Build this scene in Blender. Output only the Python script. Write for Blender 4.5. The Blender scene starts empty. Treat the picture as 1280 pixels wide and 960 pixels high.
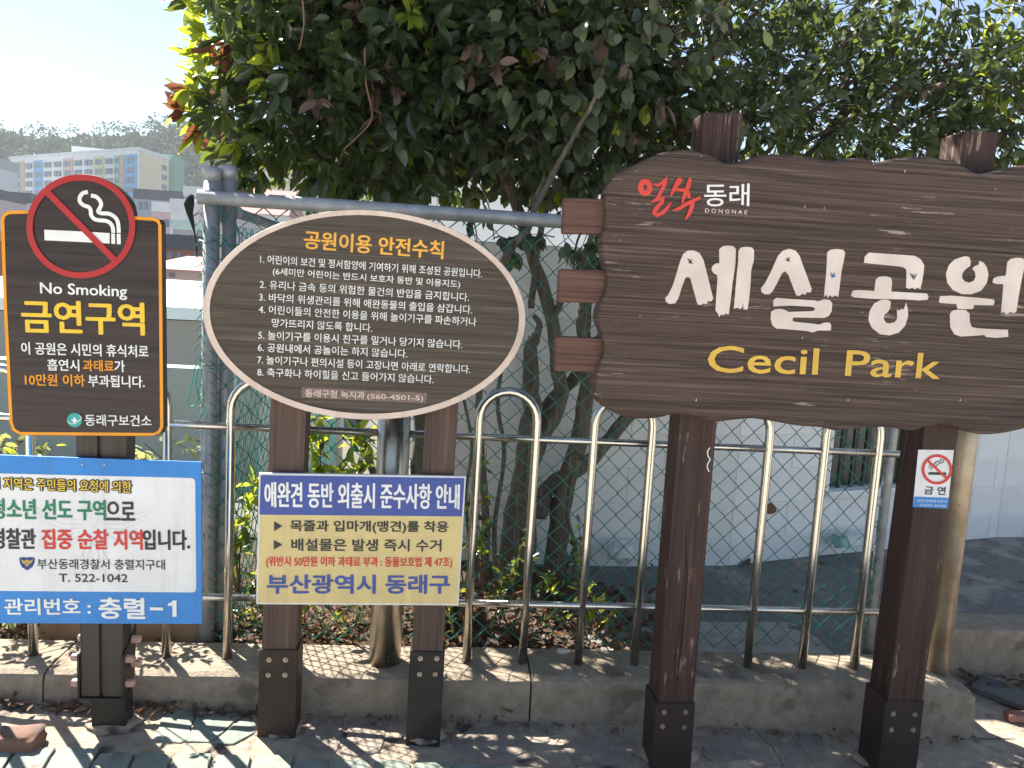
import bpy, bmesh, math, random
import numpy as np
from mathutils import Vector, Matrix, noise

# ---------------------------------------------------------------- camera, sky, sun, exposure
scene = bpy.context.scene
rad = math.radians
PITCH, ROLL, YAW, FPX, EYE = rad(6.61), rad(3.3), rad(4.97), 961.0, 1.5
_f = Vector((math.sin(YAW)*math.cos(PITCH), math.cos(YAW)*math.cos(PITCH), -math.sin(PITCH)))
_r0 = Vector((math.cos(YAW), -math.sin(YAW), 0)); _u0 = _r0.cross(_f)
_r = _r0*math.cos(ROLL) + _u0*math.sin(ROLL); _u = -_r0*math.sin(ROLL) + _u0*math.cos(ROLL)
cam_data = bpy.data.cameras.new("camera"); cam = bpy.data.objects.new("camera", cam_data)
scene.collection.objects.link(cam)
cam_data.sensor_width = 36; cam_data.lens = 36*FPX/1280; cam_data.clip_start = .05; cam_data.clip_end = 6000
cam.matrix_world = Matrix(((_r.x, _u.x, -_f.x, 0), (_r.y, _u.y, -_f.y, 0), (_r.z, _u.z, -_f.z, EYE), (0, 0, 0, 1)))
scene.camera = cam

SUN_EL, SUN_AZ = rad(48), rad(-40)            # azimuth from +Y towards +X: behind the trees, to the left
world = bpy.data.worlds.new("World"); scene.world = world; world.use_nodes = True
wn = world.node_tree
sky = wn.nodes.new('ShaderNodeTexSky'); sky.sky_type = 'NISHITA'; sky.sun_disc = False
sky.sun_elevation = SUN_EL; sky.sun_rotation = SUN_AZ; sky.air_density = 1.0; sky.dust_density = .3; sky.ozone_density = 1.0
hs = wn.nodes.new('ShaderNodeHueSaturation'); hs.inputs['Saturation'].default_value = 1.0      # thin high haze: a paler sky
wn.links.new(sky.outputs[0], hs.inputs['Color']); wn.links.new(hs.outputs[0], wn.nodes['Background'].inputs[0]); wn.nodes['Background'].inputs[1].default_value = .05
sun_d = bpy.data.lights.new("sun", 'SUN'); sun_d.energy = 5.0; sun_d.angle = rad(.5); sun_d.color = (1, .94, .83)
sun = bpy.data.objects.new("sun", sun_d); scene.collection.objects.link(sun)
sdir = Vector((math.sin(SUN_AZ)*math.cos(SUN_EL), math.cos(SUN_AZ)*math.cos(SUN_EL), math.sin(SUN_EL)))
sun.rotation_euler = sdir.to_track_quat('Z', 'Y').to_euler(); sun.location = (-6, 8, 9)
vs = scene.view_settings; vs.view_transform = 'Standard'; vs.look = 'None'; vs.gamma = 1; vs.use_curve_mapping = False
vs.exposure = 1.98
scene.cycles.max_bounces = 8; scene.cycles.diffuse_bounces = 4; scene.cycles.transparent_max_bounces = 8
scene.cycles.transmission_bounces = 4

# ---------------------------------------------------------------- measuring helpers
def ray(px, py): return _f + _r*((px-640)/FPX) + _u*((480-py)/FPX)
def at(px, py, Y):
    d = ray(px, py); return Vector((0, 0, EYE)) + d*(Y/d.y)
def gnd(px, py, z=0.):
    d = ray(px, py); return Vector((0, 0, EYE)) + d*((z-EYE)/d.z)
def proj(p):
    d = Vector(p) - Vector((0, 0, EYE)); z = d.dot(_f)
    return 640+FPX*d.dot(_r)/z, 480-FPX*d.dot(_u)/z, z
def xz(px, py, Y): p = at(px, py, Y); return (p.x, p.z)

# ---------------------------------------------------------------- object helpers
COL = scene.collection
def link(o): COL.objects.link(o); return o
def tag(o, label=None, cat=None, group=None, kind=None):
    if label: o['label'] = label
    if cat: o['category'] = cat
    if group: o['group'] = group
    if kind: o['kind'] = kind
    return o
def thing(name, label, cat, loc=(0, 0, 0), group=None):
    o = bpy.data.objects.new(name, None); o.location = loc; o.empty_display_size = .1; link(o)
    return tag(o, label, cat, group)
def adopt(o, parent):
    if parent is not None:
        o.parent = parent
        o.matrix_parent_inverse = Matrix.Translation(-(world_loc(parent)))
def world_loc(o):
    v = Vector(o.location)
    # parts are modelled in world coordinates with a zero origin, so only things carry an offset
    return v
class MB:
    def __init__(s): s.v = []; s.f = []; s.mi = []; s.sm = []
    def add(s, vs_, fs, mi=0, smooth=False):
        b = len(s.v); s.v += [tuple(p) for p in vs_]; s.f += [tuple(b+i for i in f) for f in fs]
        s.mi += [mi]*len(fs); s.sm += [smooth]*len(fs); return s
    def box(s, c, size, mi=0, rot=0.0):
        hx, hy, hz = size[0]/2, size[1]/2, size[2]/2; R = Matrix.Rotation(rot, 3, 'Z')
        P = [Vector(c)+R@Vector((x*hx, y*hy, z*hz)) for z in (-1, 1) for y in (-1, 1) for x in (-1, 1)]
        return s.add(P, [(0, 2, 3, 1), (4, 5, 7, 6), (0, 1, 5, 4), (2, 6, 7, 3), (0, 4, 6, 2), (1, 3, 7, 5)], mi)
    def hexa(s, P, mi=0):     # P: bottom 4 ccw, top 4 ccw
        return s.add(P, [(3, 2, 1, 0), (4, 5, 6, 7), (0, 1, 5, 4), (1, 2, 6, 5), (2, 3, 7, 6), (3, 0, 4, 7)], mi)
    def tube(s, pts, radii, n=10, mi=0, cap=True, smooth=True, closed=False):
        pts = [Vector(p) for p in pts]
        if not isinstance(radii, (list, tuple)): radii = [radii]*len(pts)
        m = len(pts); rings = []; up = None
        for i, p in enumerate(pts):
            if closed: t = pts[(i+1) % m]-pts[i-1]
            else: t = (pts[min(i+1, m-1)]-pts[max(i-1, 0)])
            t.normalize()
            if up is None:
                up = Vector((0, 0, 1)) if abs(t.z) < .9 else Vector((0, -1, 0))
            a = up - t*up.dot(t); a.normalize(); up = a; b = t.cross(a)
            rings.append([p + (a*math.cos(2*math.pi*k/n)+b*math.sin(2*math.pi*k/n))*radii[i] for k in range(n)])
        vv = [q for r_ in rings for q in r_]; ff = []
        for i in range(m if closed else m-1):
            j = (i+1) % m
            for k in range(n):
                k2 = (k+1) % n; ff.append((i*n+k, j*n+k, j*n+k2, i*n+k2))
        s.add(vv, ff, mi, smooth)
        if cap and not closed:
            s.add(rings[0], [tuple(range(n))], mi); s.add(rings[-1], [tuple(range(n-1, -1, -1))], mi)
        return s
    def prism(s, poly, y0, y1, mi=0, bevel=0.0, mi_side=None):   # poly in (x,z), front at y0 (towards the camera)
        n = len(poly); ms = mi if mi_side is None else mi_side
        area = sum(poly[i][0]*poly[(i+1) % n][1]-poly[(i+1) % n][0]*poly[i][1] for i in range(n))
        if area < 0: poly = poly[::-1]
        P = [Vector((p[0], p[1])) for p in poly]
        def inset(d):
            out = []
            for i in range(n):
                a = (P[i]-P[i-1]); b = (P[(i+1) % n]-P[i])
                if a.length < 1e-9: a = b.copy()
                if b.length < 1e-9: b = a.copy()
                a.normalize(); b.normalize(); na = Vector((-a.y, a.x)); nb = Vector((-b.y, b.x)); m_ = na+nb
                if m_.length < 1e-6: m_ = na.copy()
                m_.normalize(); out.append(P[i]+m_*(d/max(.5, m_.dot(na))))
            return out
        levels = [(P, y1)]
        if bevel:
            levels += [(P, y0+bevel)]
            for k in (1, 2, 3):
                th = k*math.pi/6; levels.append((inset(bevel*(1-math.cos(th))), y0+bevel*(1-math.sin(th))))
        else: levels += [(P, y0)]
        vv = [(q.x, y, q.y) for L, y in levels for q in L]; ff = []
        for l in range(len(levels)-1):
            for i in range(n):
                j = (i+1) % n; ff.append((l*n+i, (l+1)*n+i, (l+1)*n+j, l*n+j))
        s.add(vv, ff, ms, False)
        L, y = levels[-1]; s.add([(q.x, y, q.y) for q in L], [tuple(range(n))], mi)
        s.add([(q.x, y1, q.y) for q in P], [tuple(range(n-1, -1, -1))], mi)
        return s
    def build(s, name, mat, parent=None, **kw):
        me = bpy.data.meshes.new(name); me.from_pydata(s.v, [], s.f)
        for m in (mat if isinstance(mat, (list, tuple)) else [mat]): me.materials.append(m)
        me.polygons.foreach_set('material_index', s.mi); me.polygons.foreach_set('use_smooth', s.sm)
        me.update(); bm = bmesh.new(); bm.from_mesh(me); bmesh.ops.remove_doubles(bm, verts=bm.verts, dist=1e-6)
        bmesh.ops.recalc_face_normals(bm, faces=bm.faces) if not kw.pop('keep', False) else None
        bm.to_mesh(me); bm.free()
        o = bpy.data.objects.new(name, me); link(o)
        if parent is not None: adopt(o, parent)
        return tag(o, **kw) if kw else o
def bevel_mesh(o, w, seg=2, angle=30):
    bm = bmesh.new(); bm.from_mesh(o.data)
    es = [e for e in bm.edges if len(e.link_faces) == 2 and e.calc_face_angle(0) > rad(angle)]
    bmesh.ops.bevel(bm, geom=es, offset=w, segments=seg, affect='EDGES', profile=.6); bm.to_mesh(o.data); bm.free(); return o

# ---------------------------------------------------------------- materials
MATS = {}
def newmat(name):
    m = bpy.data.materials.new(name); m.use_nodes = True; nt = m.node_tree; return m, nt, nt.nodes['Principled BSDF']
def N(nt, t, **kw):
    n = nt.nodes.new(t)
    for k, v in kw.items():
        if k.startswith('_'): setattr(n, k[1:], v)
        else: n.inputs[k.replace('__', ' ')].default_value = v
    return n
def ramp(nt, fac, stops, interp='LINEAR'):
    r = nt.nodes.new('ShaderNodeValToRGB'); r.color_ramp.interpolation = interp; el = r.color_ramp.elements
    while len(el) < len(stops): el.new(.5)
    for e, (p, c) in zip(el, stops):
        e.position = p; e.color = (*c, 1) if len(c) == 3 else c
    nt.links.new(fac, r.inputs[0]); return r.outputs[0]
def coords(nt, scale=(1, 1, 1), rot=(0, 0, 0), kind='Object'):
    tc = nt.nodes.new('ShaderNodeTexCoord'); mp = nt.nodes.new('ShaderNodeMapping')
    mp.inputs['Scale'].default_value = scale; mp.inputs['Rotation'].default_value = rot
    nt.links.new(tc.outputs[kind], mp.inputs[0]); return mp.outputs[0]
def nz(nt, vec, scale, detail=4, rough=.6, dist=0.):
    n = N(nt, 'ShaderNodeTexNoise', Scale=scale, Detail=detail, Roughness=rough, Distortion=dist)
    nt.links.new(vec, n.inputs['Vector']); return n.outputs['Fac']
def mixc(nt, fac, a, b, mode='MIX'):
    m = nt.nodes.new('ShaderNodeMix'); m.data_type = 'RGBA'; m.blend_type = mode
    for i, v in ((0, fac), (6, a), (7, b)):
        if isinstance(v, (int, float)): m.inputs[i].default_value = v
        elif isinstance(v, tuple): m.inputs[i].default_value = (*v, 1) if len(v) == 3 else v
        else: nt.links.new(v, m.inputs[i])
    return m.outputs[2]
def bump(nt, bs, h, strength=.5, dist=.01):
    b = N(nt, 'ShaderNodeBump', Strength=strength, Distance=dist); nt.links.new(h, b.inputs['Height'])
    nt.links.new(b.outputs[0], bs.inputs['Normal'])
def math_(nt, op, a, b=0.0):
    m = nt.nodes.new('ShaderNodeMath'); m.operation = op
    for i, v in enumerate((a, b)):
        if isinstance(v, (int, float)): m.inputs[i].default_value = v
        else: nt.links.new(v, m.inputs[i])
    return m.outputs[0]

def mottled(name, c1, c2, scale=8, rough=.8, bscale=60, bstr=.3, bdist=.004, spec=.3, extra=None, metallic=0, kind='Object'):
    m, nt, b = newmat(name); v = coords(nt, kind=kind)
    f = nz(nt, v, scale, 6, .65); c = ramp(nt, f, [(.3, c1), (.7, c2)])
    if extra:
        f2 = nz(nt, v, extra[1], 3, .6); c = mixc(nt, ramp(nt, f2, [(extra[2], (0, 0, 0)), (extra[2]+.08, (1, 1, 1))]), c, extra[0])
    nt.links.new(c, b.inputs['Base Color']); b.inputs['Roughness'].default_value = rough
    b.inputs['Specular IOR Level'].default_value = spec; b.inputs['Metallic'].default_value = metallic
    if bstr: bump(nt, b, nz(nt, v, bscale, 5, .7), bstr, bdist)
    return m
def paint(name, c, rough=.45, dirt=.12, bstr=.0):
    m, nt, b = newmat(name); v = coords(nt)
    f = nz(nt, v, 9, 6, .7); d = tuple(x*(1-dirt*2.2) for x in c)
    st = nz(nt, coords(nt, (26, 26, 1.6)), 1.0, 4, .6); sp_ = nz(nt, coords(nt), 150, 2, .5)
    cc = mixc(nt, ramp(nt, st, [(.52, (0, 0, 0)), (.75, (.5, .5, .5))]), ramp(nt, f, [(.35, d), (.62, c)]), tuple(x*.62+.03 for x in c))
    cc = mixc(nt, ramp(nt, sp_, [(.72, (0, 0, 0)), (.78, (.5, .5, .5))]), cc, (.30, .26, .22))
    nt.links.new(cc, b.inputs['Base Color'])
    b.inputs['Roughness'].default_value = rough; b.inputs['Specular IOR Level'].default_value = .3
    if bstr: bump(nt, b, nz(nt, v, 40, 4, .6), bstr, .003)
    return m
def wood(name, dark, mid, light, along='X', fine=170, wear=None, wear_lv=.62, rough=.62, knots=True, bstr=.6, cut=None):
    m, nt, b = newmat(name)
    sc = {'X': (1.1, 6, fine/6.), 'Z': (fine/6., fine/6., 1.1)}[along]
    v = coords(nt, sc)
    lowv = coords(nt, {'X': (.9, 1, 5), 'Z': (7, 7, .9)}[along])
    warp = nz(nt, lowv, 1.3, 3, .5)
    n1 = N(nt, 'ShaderNodeTexNoise', Scale=3.2, Detail=4, Roughness=.55, Distortion=.35)
    add = nt.nodes.new('ShaderNodeVectorMath'); add.operation = 'ADD'; nt.links.new(v, add.inputs[0])
    cmb = nt.nodes.new('ShaderNodeCombineXYZ')
    w2 = math_(nt, 'MULTIPLY', warp, 1.6)
    nt.links.new(w2, cmb.inputs[2 if along == 'X' else 0]); nt.links.new(cmb.outputs[0], add.inputs[1])
    nt.links.new(add.outputs[0], n1.inputs['Vector'])
    fv = coords(nt, {'X': (1.6, 3, fine*.75), 'Z': (fine*.75, fine*.75, 1.6)}[along])
    g = math_(nt, 'ADD', math_(nt, 'MULTIPLY', n1.outputs['Fac'], .38), math_(nt, 'MULTIPLY', nz(nt, fv, 1.0, 3, .6), .62))
    c = ramp(nt, g, [(.38, dark), (.475, mid), (.53, mid), (.63, light)])
    big = nz(nt, lowv, 1.9, 4, .6)
    c = mixc(nt, ramp(nt, big, [(.35, (0, 0, 0)), (.7, (.55, .55, .55))]), c, tuple(x*1.35 for x in mid))
    if wear:
        wv = coords(nt, {'X': (5, 10, 60), 'Z': (60, 60, 7)}[along])
        wf = nz(nt, wv, 1.0, 6, .7); wm = nz(nt, coords(nt), 5.5, 3, .5)
        wf2 = math_(nt, 'ADD', wf, math_(nt, 'MULTIPLY', wm, .45))
        c = mixc(nt, ramp(nt, wf2, [(wear_lv+.22, (0, 0, 0)), (wear_lv+.27, (.85, .85, .85))]), c, wear)
    gv = coords(nt, {'X': (.55, 2, fine*.62), 'Z': (fine*.62, fine*.62, .55)}[along])
    rg = math_(nt, 'ABSOLUTE', math_(nt, 'SUBTRACT', nz(nt, gv, 1.0, 2, .45, .15), .5))       # open grain: thin dark grooves
    gr = ramp(nt, rg, [(.0, (1, 1, 1)), (.03, (0, 0, 0))])
    c = mixc(nt, math_(nt, 'MULTIPLY', gr, .62), c, tuple(x*.28 for x in mid))
    nt.links.new(c, b.inputs['Base Color']); b.inputs['Roughness'].default_value = rough
    b.inputs['Specular IOR Level'].default_value = .35
    bump(nt, b, math_(nt, 'SUBTRACT', g, math_(nt, 'MULTIPLY', gr, .25)), bstr, .004)
    return m
def metal(name, c, rough=.25, streak=True, spots=None):
    m, nt, b = newmat(name); v = coords(nt, (1, 1, .25))
    f = nz(nt, v, 26, 5, .7)
    col = ramp(nt, f, [(.3, tuple(x*.75 for x in c)), (.7, c)])
    if spots: col = mixc(nt, ramp(nt, nz(nt, coords(nt), 7, 5, .7), [(spots[1], (0, 0, 0)), (spots[1]+.12, (1, 1, 1))]), col, spots[0])
    nt.links.new(col, b.inputs['Base Color']); b.inputs['Metallic'].default_value = 1 if streak else .6
    nt.links.new(ramp(nt, f, [(.3, (rough*.7,)*3), (.7, (rough*1.35,)*3)]), b.inputs['Roughness'])
    return m
def leafmat(name, c_dark, c_light, trans, tfac=.4, rough=.38, spec=.45):
    m, nt, b = newmat(name)
    gi = nt.nodes.new('ShaderNodeNewGeometry'); oi = nt.nodes.new('ShaderNodeObjectInfo')
    rnd = math_(nt, 'FRACT', math_(nt, 'ADD', gi.outputs['Random Per Island'], oi.outputs['Random']))
    c = ramp(nt, rnd, [(0, c_dark), (1, c_light)])
    nt.links.new(c, b.inputs['Base Color']); b.inputs['Roughness'].default_value = rough
    b.inputs['Specular IOR Level'].default_value = spec
    t = nt.nodes.new('ShaderNodeBsdfTranslucent')
    nt.links.new(ramp(nt, rnd, [(0, tuple(x*.6 for x in trans)), (1, trans)]), t.inputs[0])
    mx = nt.nodes.new('ShaderNodeMixShader'); mx.inputs[0].default_value = tfac
    nt.links.new(b.outputs[0], mx.inputs[1]); nt.links.new(t.outputs[0], mx.inputs[2])
    nt.links.new(mx.outputs[0], nt.nodes['Material Output'].inputs['Surface']); return m

M_board = wood('board_wood', (.024, .013, .010), (.066, .040, .031), (.145, .098, .078), 'X', 190, wear=(.34, .27, .235), wear_lv=.665, bstr=.9)
M_oval = wood('oval_wood', (.024, .017, .012), (.062, .046, .034), (.12, .093, .070), 'X', 130, rough=.5, bstr=.3)
M_rule = wood('sign_wood', (.018, .011, .010), (.032, .020, .019), (.052, .036, .034), 'X', 60, rough=.42, bstr=.25, wear=(.35, .3, .3), wear_lv=.78)
M_post = wood('post_wood', (.014, .007, .006), (.040, .018, .014), (.075, .038, .030), 'Z', 90, wear=(.26, .18, .14), wear_lv=.635)
M_post2 = wood('pale_post_wood', (.035, .022, .017), (.078, .046, .036), (.12, .075, .058), 'Z', 120, wear=(.25, .18, .15), wear_lv=.68)
M_block = wood('crosspiece_wood', (.05, .022, .016), (.105, .050, .037), (.15, .08, .06), 'X', 200, wear=(.28, .2, .17), wear_lv=.74, bstr=.5)
M_brownplastic = wood('dark_post_wood', (.030, .022, .018), (.046, .034, .028), (.06, .046, .038), 'Z', 160, rough=.5, bstr=.2)
M_black = mottled('black_steel', (.012, .012, .012), (.03, .027, .024), 14, .5, 90, .15, .002, extra=((.075, .04, .025), 22, .66))
M_rust = mottled('rusty_steel', (.028, .017, .012), (.05, .030, .022), 12, .6, 90, .2, .002)
M_shoe = mottled('steel_shoe', (.014, .013, .013), (.045, .026, .020), 6, .5, 90, .15, .002)
M_rim = paint('pink_beige_rim', (.68, .54, .46), .5, .08)
M_steel = metal('stainless_steel', (.66, .62, .56), .24)
M_steelpost = metal('stainless_post', (.55, .50, .42), .33)
M_galv = mottled('galvanised', (.26, .27, .28), (.42, .43, .44), 18, .5, 50, .1, .002, spec=.5, metallic=.45)
M_galv2 = mottled('weathered_pipe', (.30, .22, .14), (.50, .42, .32), 10, .42, 60, .12, .002, spec=.5, metallic=.6, extra=((.16, .09, .05), 30, .68))
M_wire = paint('green_wire', (.025, .25, .185), .3, .2)
M_wire_lit = paint('sunlit_green_wire', (.10, .38, .33), .3, .2)  # paler copy of the green wire: sun on the side run put into colour
M_tie = paint('binding_wire', (.16, .14, .11), .6)
M_curb = mottled('curb_concrete', (.22, .178, .135), (.37, .305, .235), 18, .92, 60, .9, .010, extra=((.17, .14, .105), 5, .60))
M_mortar = mottled('sandy_mortar', (.30, .235, .18), (.52, .43, .34), 16, .95, 90, 1.0, .012, extra=((.10, .08, .07), 5.5, .58))
M_paver_g = mottled('green_paver', (.16, .185, .16), (.25, .28, .245), 12, .85, 80, .5, .005, extra=((.18, .15, .13), 9, .62))
M_paver_d = mottled('dark_paver', (.18, .15, .128), (.32, .27, .225), 26, .9, 70, .7, .006)
M_asphalt = mottled('asphalt', (.12, .118, .118), (.22, .215, .205), 25, .9, 120, .6, .006, extra=((.30, .28, .25), 2.6, .55))
M_soil = mottled('soil', (.045, .030, .020), (.10, .070, .048), 12, .95, 50, 1, .02)
M_wall = mottled('white_wall_paint', (.70, .70, .71), (.82, .82, .82), 2.5, .7, 45, .25, .003, extra=((.60, .58, .55), 3.3, .66))
M_boulder = mottled('brown_stone', (.17, .095, .05), (.29, .175, .10), 4, .85, 25, .6, .01)
M_brickchunk = mottled('brick_chunk', (.10, .08, .085), (.26, .13, .08), 11, .9, 50, .8, .006)
M_bark = wood('bark', (.045, .036, .028), (.12, .10, .078), (.24, .21, .165), 'Z', 60, rough=.9, bstr=1.0, wear=(.30, .28, .24), wear_lv=.72)
M_bark_d = wood('dark_bark', (.02, .016, .012), (.05, .042, .032), (.10, .085, .066), 'Z', 60, rough=.9, bstr=1.0)
M_leaf = leafmat('leaf_dark', (.022, .038, .021), (.055, .082, .040), (.24, .31, .04), .32, .26, .65)
M_leaf_y = leafmat('leaf_young', (.10, .16, .02), (.22, .28, .03), (.62, .68, .05), .50)
M_leaf_r = leafmat('leaf_red', (.11, .04, .025), (.22, .09, .05), (.36, .12, .05), .35)
M_leaf_b = leafmat('leaf_dry', (.09, .060, .048), (.22, .155, .125), (.26, .16, .09), .25, .6, .2)
M_leaf_v = leafmat('leaf_vine', (.060, .080, .042), (.125, .150, .080), (.16, .21, .05), .18, .45, .35)
M_leaf_h = leafmat('leaf_hedge', (.12, .16, .05), (.34, .36, .18), (.6, .62, .2), .40, .22, .8)
M_litter = leafmat('dead_leaf', (.07, .045, .03), (.22, .14, .085), (.4, .18, .06), .2, .7, .2)
M_pine = leafmat('far_foliage', (.032, .055, .028), (.070, .105, .048), (.1, .14, .04), .15, .8, .1)
M_white = paint('white_print', (.78, .77, .76), .5, .06)
M_creamletter = mottled('cream_paint', (.56, .47, .42), (.74, .64, .58), 7, .7, 30, .0)
M_yellow = paint('yellow_print', (.80, .52, .045), .5, .05)
M_goldletter = paint('gold_paint', (.70, .43, .07), .5, .08)
M_orange = paint('orange_print', (.78, .30, .02), .5, .05)
M_orange_t = paint('title_orange', (.80, .40, .06), .5, .06)
M_red = paint('red_print', (.42, .028, .03), .45, .06)
M_red_l = paint('light_red_paint', (.62, .06, .045), .5, .05)
M_red_t = paint('red_text', (.60, .05, .04), .5, .05)
M_green_t = paint('green_text', (.02, .20, .11), .5, .05)
M_dark_t = paint('black_text', (.035, .037, .04), .5, .05)
M_blue_s = paint('sign_blue', (.035, .22, .60), .4, .07)
M_blue_d = paint('deep_blue', (.05, .085, .32), .4, .06)
M_cream_s = paint('sign_yellow', (.66, .52, .24), .5, .06)
M_sheet = paint('sign_white', (.72, .715, .73), .4, .05)
M_ghost = paint('faded_print', (.62, .585, .60), .5, .02)
M_teal = paint('teal_print', (.05, .40, .36), .5)
M_plaque = mottled('worn_plate', (.13, .085, .075), (.24, .17, .155), 40, .6, 60, .1)
M_navy = paint('navy_print', (.03, .06, .25), .5)
M_gold = paint('gold_print', (.60, .42, .08), .5)
M_copper = mottled('copper_cap', (.38, .20, .15), (.55, .33, .27), 20, .5, 60, .1, spec=.5)
M_bolt = metal('bolt_steel', (.45, .38, .32), .4)
M_petal = paint('pink_petal', (.65, .05, .09), .6)
M_bag = paint('white_plastic', (.75, .76, .76), .4, .1)
M_bagg = paint('green_plastic', (.30, .55, .48), .4, .1)
M_plank = wood('grey_plank', (.05, .05, .05), (.09, .088, .085), (.14, .135, .13), 'X', 90, rough=.8)
M_redbrick = mottled('red_brick', (.22, .10, .08), (.34, .17, .13), 10, .9, 60, .4)

# ---------------------------------------------------------------- lettering and flat print
EPS = .0008
def q3(p, Y): return (p[0], Y, p[1])
def flat(name, poly_px, Y, mat, parent, lv=1, thick=0, raw=False):
    P = poly_px if raw else [xz(x, y, Y) for x, y in poly_px]
    mb = MB()
    if thick: mb.prism(P, Y-lv*EPS-thick, Y-.0002, 0)
    else: mb.add([q3(p, Y-lv*EPS) for p in P], [tuple(range(len(P)))])
    return mb.build(name, mat, parent)
def strokes(name, paths, Y, mat, parent, lv=1, caps=True):
    """paths: list of (points_px, widths_px); one flat printed ribbon per path, round ends."""
    mb = MB()
    for k, (pts, w) in enumerate(paths):
        P = [Vector(xz(x, y, Y)) for x, y in pts]; s = (at(pts[0][0]+10, pts[0][1], Y)-at(pts[0][0], pts[0][1], Y)).length/10
        W = [x*s/2 for x in (w if isinstance(w, (list, tuple)) else [w]*len(P))]
        closed = (P[0]-P[-1]).length < 1e-6
        L, R = [], []; n = len(P)
        for i in range(n):
            if closed: t = P[(i+1) % (n-1)]-P[(i-1) % (n-1)]
            else: t = P[min(i+1, n-1)]-P[max(i-1, 0)]
            t.normalize(); nn = Vector((-t.y, t.x)); L.append(P[i]+nn*W[i]); R.append(P[i]-nn*W[i])
        y = Y-lv*EPS-k*.00004
        mb.add([q3(p, y) for p in L]+[q3(p, y) for p in R], [(i, i+1, n+i+1, n+i) for i in range(n-1)])
        if caps and not closed:
            for c, ww, sgn in ((P[0], W[0], 0), (P[-1], W[-1], 0)):
                yy = y-.00002
                mb.add([q3(c+Vector((math.cos(a), math.sin(a)))*ww, yy) for a in [2*math.pi*j/12 for j in range(12)]], [tuple(range(12))])
    return mb.build(name, mat, parent)
def smooth(pts, n=6, closed=False):
    P = [Vector(p) for p in pts]; out = []; m = len(P)
    rng = range(m if closed else m-1)
    for i in rng:
        p0 = P[(i-1) % m] if closed or i > 0 else P[0]; p1 = P[i]; p2 = P[(i+1) % m]; p3 = P[(i+2) % m] if closed or i+2 < m else P[-1]
        for k in range(n):
            t = k/n; out.append(tuple(.5*((2*p1)+(-p0+p2)*t+(2*p0-5*p1+4*p2-p3)*t*t+(-p0+3*p1-3*p2+p3)*t**3)))
    if not closed: out.append(tuple(P[-1]))
    return out
def ring(cx, cy, rx, ry, a0=0, a1=360, n=48):
    return [(cx+rx*math.cos(rad(a0+(a1-a0)*i/n)), cy+ry*math.sin(rad(a0+(a1-a0)*i/n))) for i in range(n+1)]
_dg = None
def text(s, x0, y0, x1, y1, h, Y, mat, parent, bold=0., lv=2, name='lettering', res=3):
    """s printed on the plane Y so that its box runs from (x0,y0) to (x1,y1) along the bottom, h high (photo pixels)."""
    c = bpy.data.curves.new('t', 'FONT'); c.body = s; c.resolution_u = res
    o = bpy.data.objects.new('t', c); link(o); bpy.context.view_layer.update()
    me = bpy.data.meshes.new_from_object(o.evaluated_get(bpy.context.evaluated_depsgraph_get()))
    bpy.data.objects.remove(o); bpy.data.curves.remove(c)
    n = len(me.vertices); co = np.zeros(n*3); me.vertices.foreach_get('co', co); co = co.reshape(-1, 3)
    polys = [tuple(p.vertices) for p in me.polygons]; bpy.data.meshes.remove(me)
    lo, hi = co.min(0), co.max(0)
    BL, BR = Vector(xz(x0, y0, Y)), Vector(xz(x1, y1, Y)); U = BR-BL
    hm = (Vector(xz(x0, y0-h, Y))-BL).length; Vv = Vector((-U.y, U.x)).normalized()*hm
    uv = (co[:, :2]-lo[:2])/(hi[:2]-lo[:2])
    X = BL.x+uv[:, 0]*U.x+uv[:, 1]*Vv.x; Z = BL.y+uv[:, 0]*U.y+uv[:, 1]*Vv.y
    mb = MB(); b = bold*hm
    offs = [(0, 0)] if not bold else [(0, 0), (-b, 0), (b, 0), (0, -b*.7), (0, b*.7), (b*.7, b*.5), (-b*.7, -b*.5), (b*.7, -b*.5), (-b*.7, b*.5)]
    for k, (dx, dz) in enumerate(offs):
        y = Y-lv*EPS-k*.00003
        mb.add([(X[i]+dx, y, Z[i]+dz) for i in range(n)], polys)
    me = bpy.data.meshes.new(name); me.from_pydata(mb.v, [], mb.f); me.materials.append(mat); me.update()
    o = bpy.data.objects.new(name, me); link(o); adopt(o, parent); return o

def round_poly(P, r, n=5):
    out = []; m = len(P); P = [Vector(p) for p in P]; r = r if isinstance(r, list) else [r]*m
    for i in range(m):
        a = (P[i-1]-P[i]); b = (P[(i+1) % m]-P[i]); la, lb = a.length, b.length; a.normalize(); b.normalize()
        d = min(r[i], la*.45, lb*.45)
        if d < 1e-6: out.append(tuple(P[i])); continue
        s, e = P[i]+a*d, P[i]+b*d
        for k in range(n+1):
            t = k/n; out.append(tuple(s*(1-t)**2+P[i]*2*t*(1-t)+e*t*t))
    return out

def bolt_disc(mb, c, r, h, n=10):     # a bolt head facing the camera
    mb.tube([c, c+Vector((0, -h, 0))], [r, r*.8], n)
def post_prism(TL, TR, BR, BL, Y, depth):
    P = [Vector((*(xz(*p, Y)), 0)) for p in (BL, BR, TR, TL)]
    f = [Vector((p.x, Y, p.y)) for p in P]; b = [Vector((p.x, Y+depth, p.y)) for p in P]
    return MB().hexa([f[0], f[1], b[1], b[0], f[3], f[2], b[2], b[3]])
def lerp2(a, b, t): return (a[0]+(b[0]-a[0])*t, a[1]+(b[1]-a[1])*t)

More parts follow.
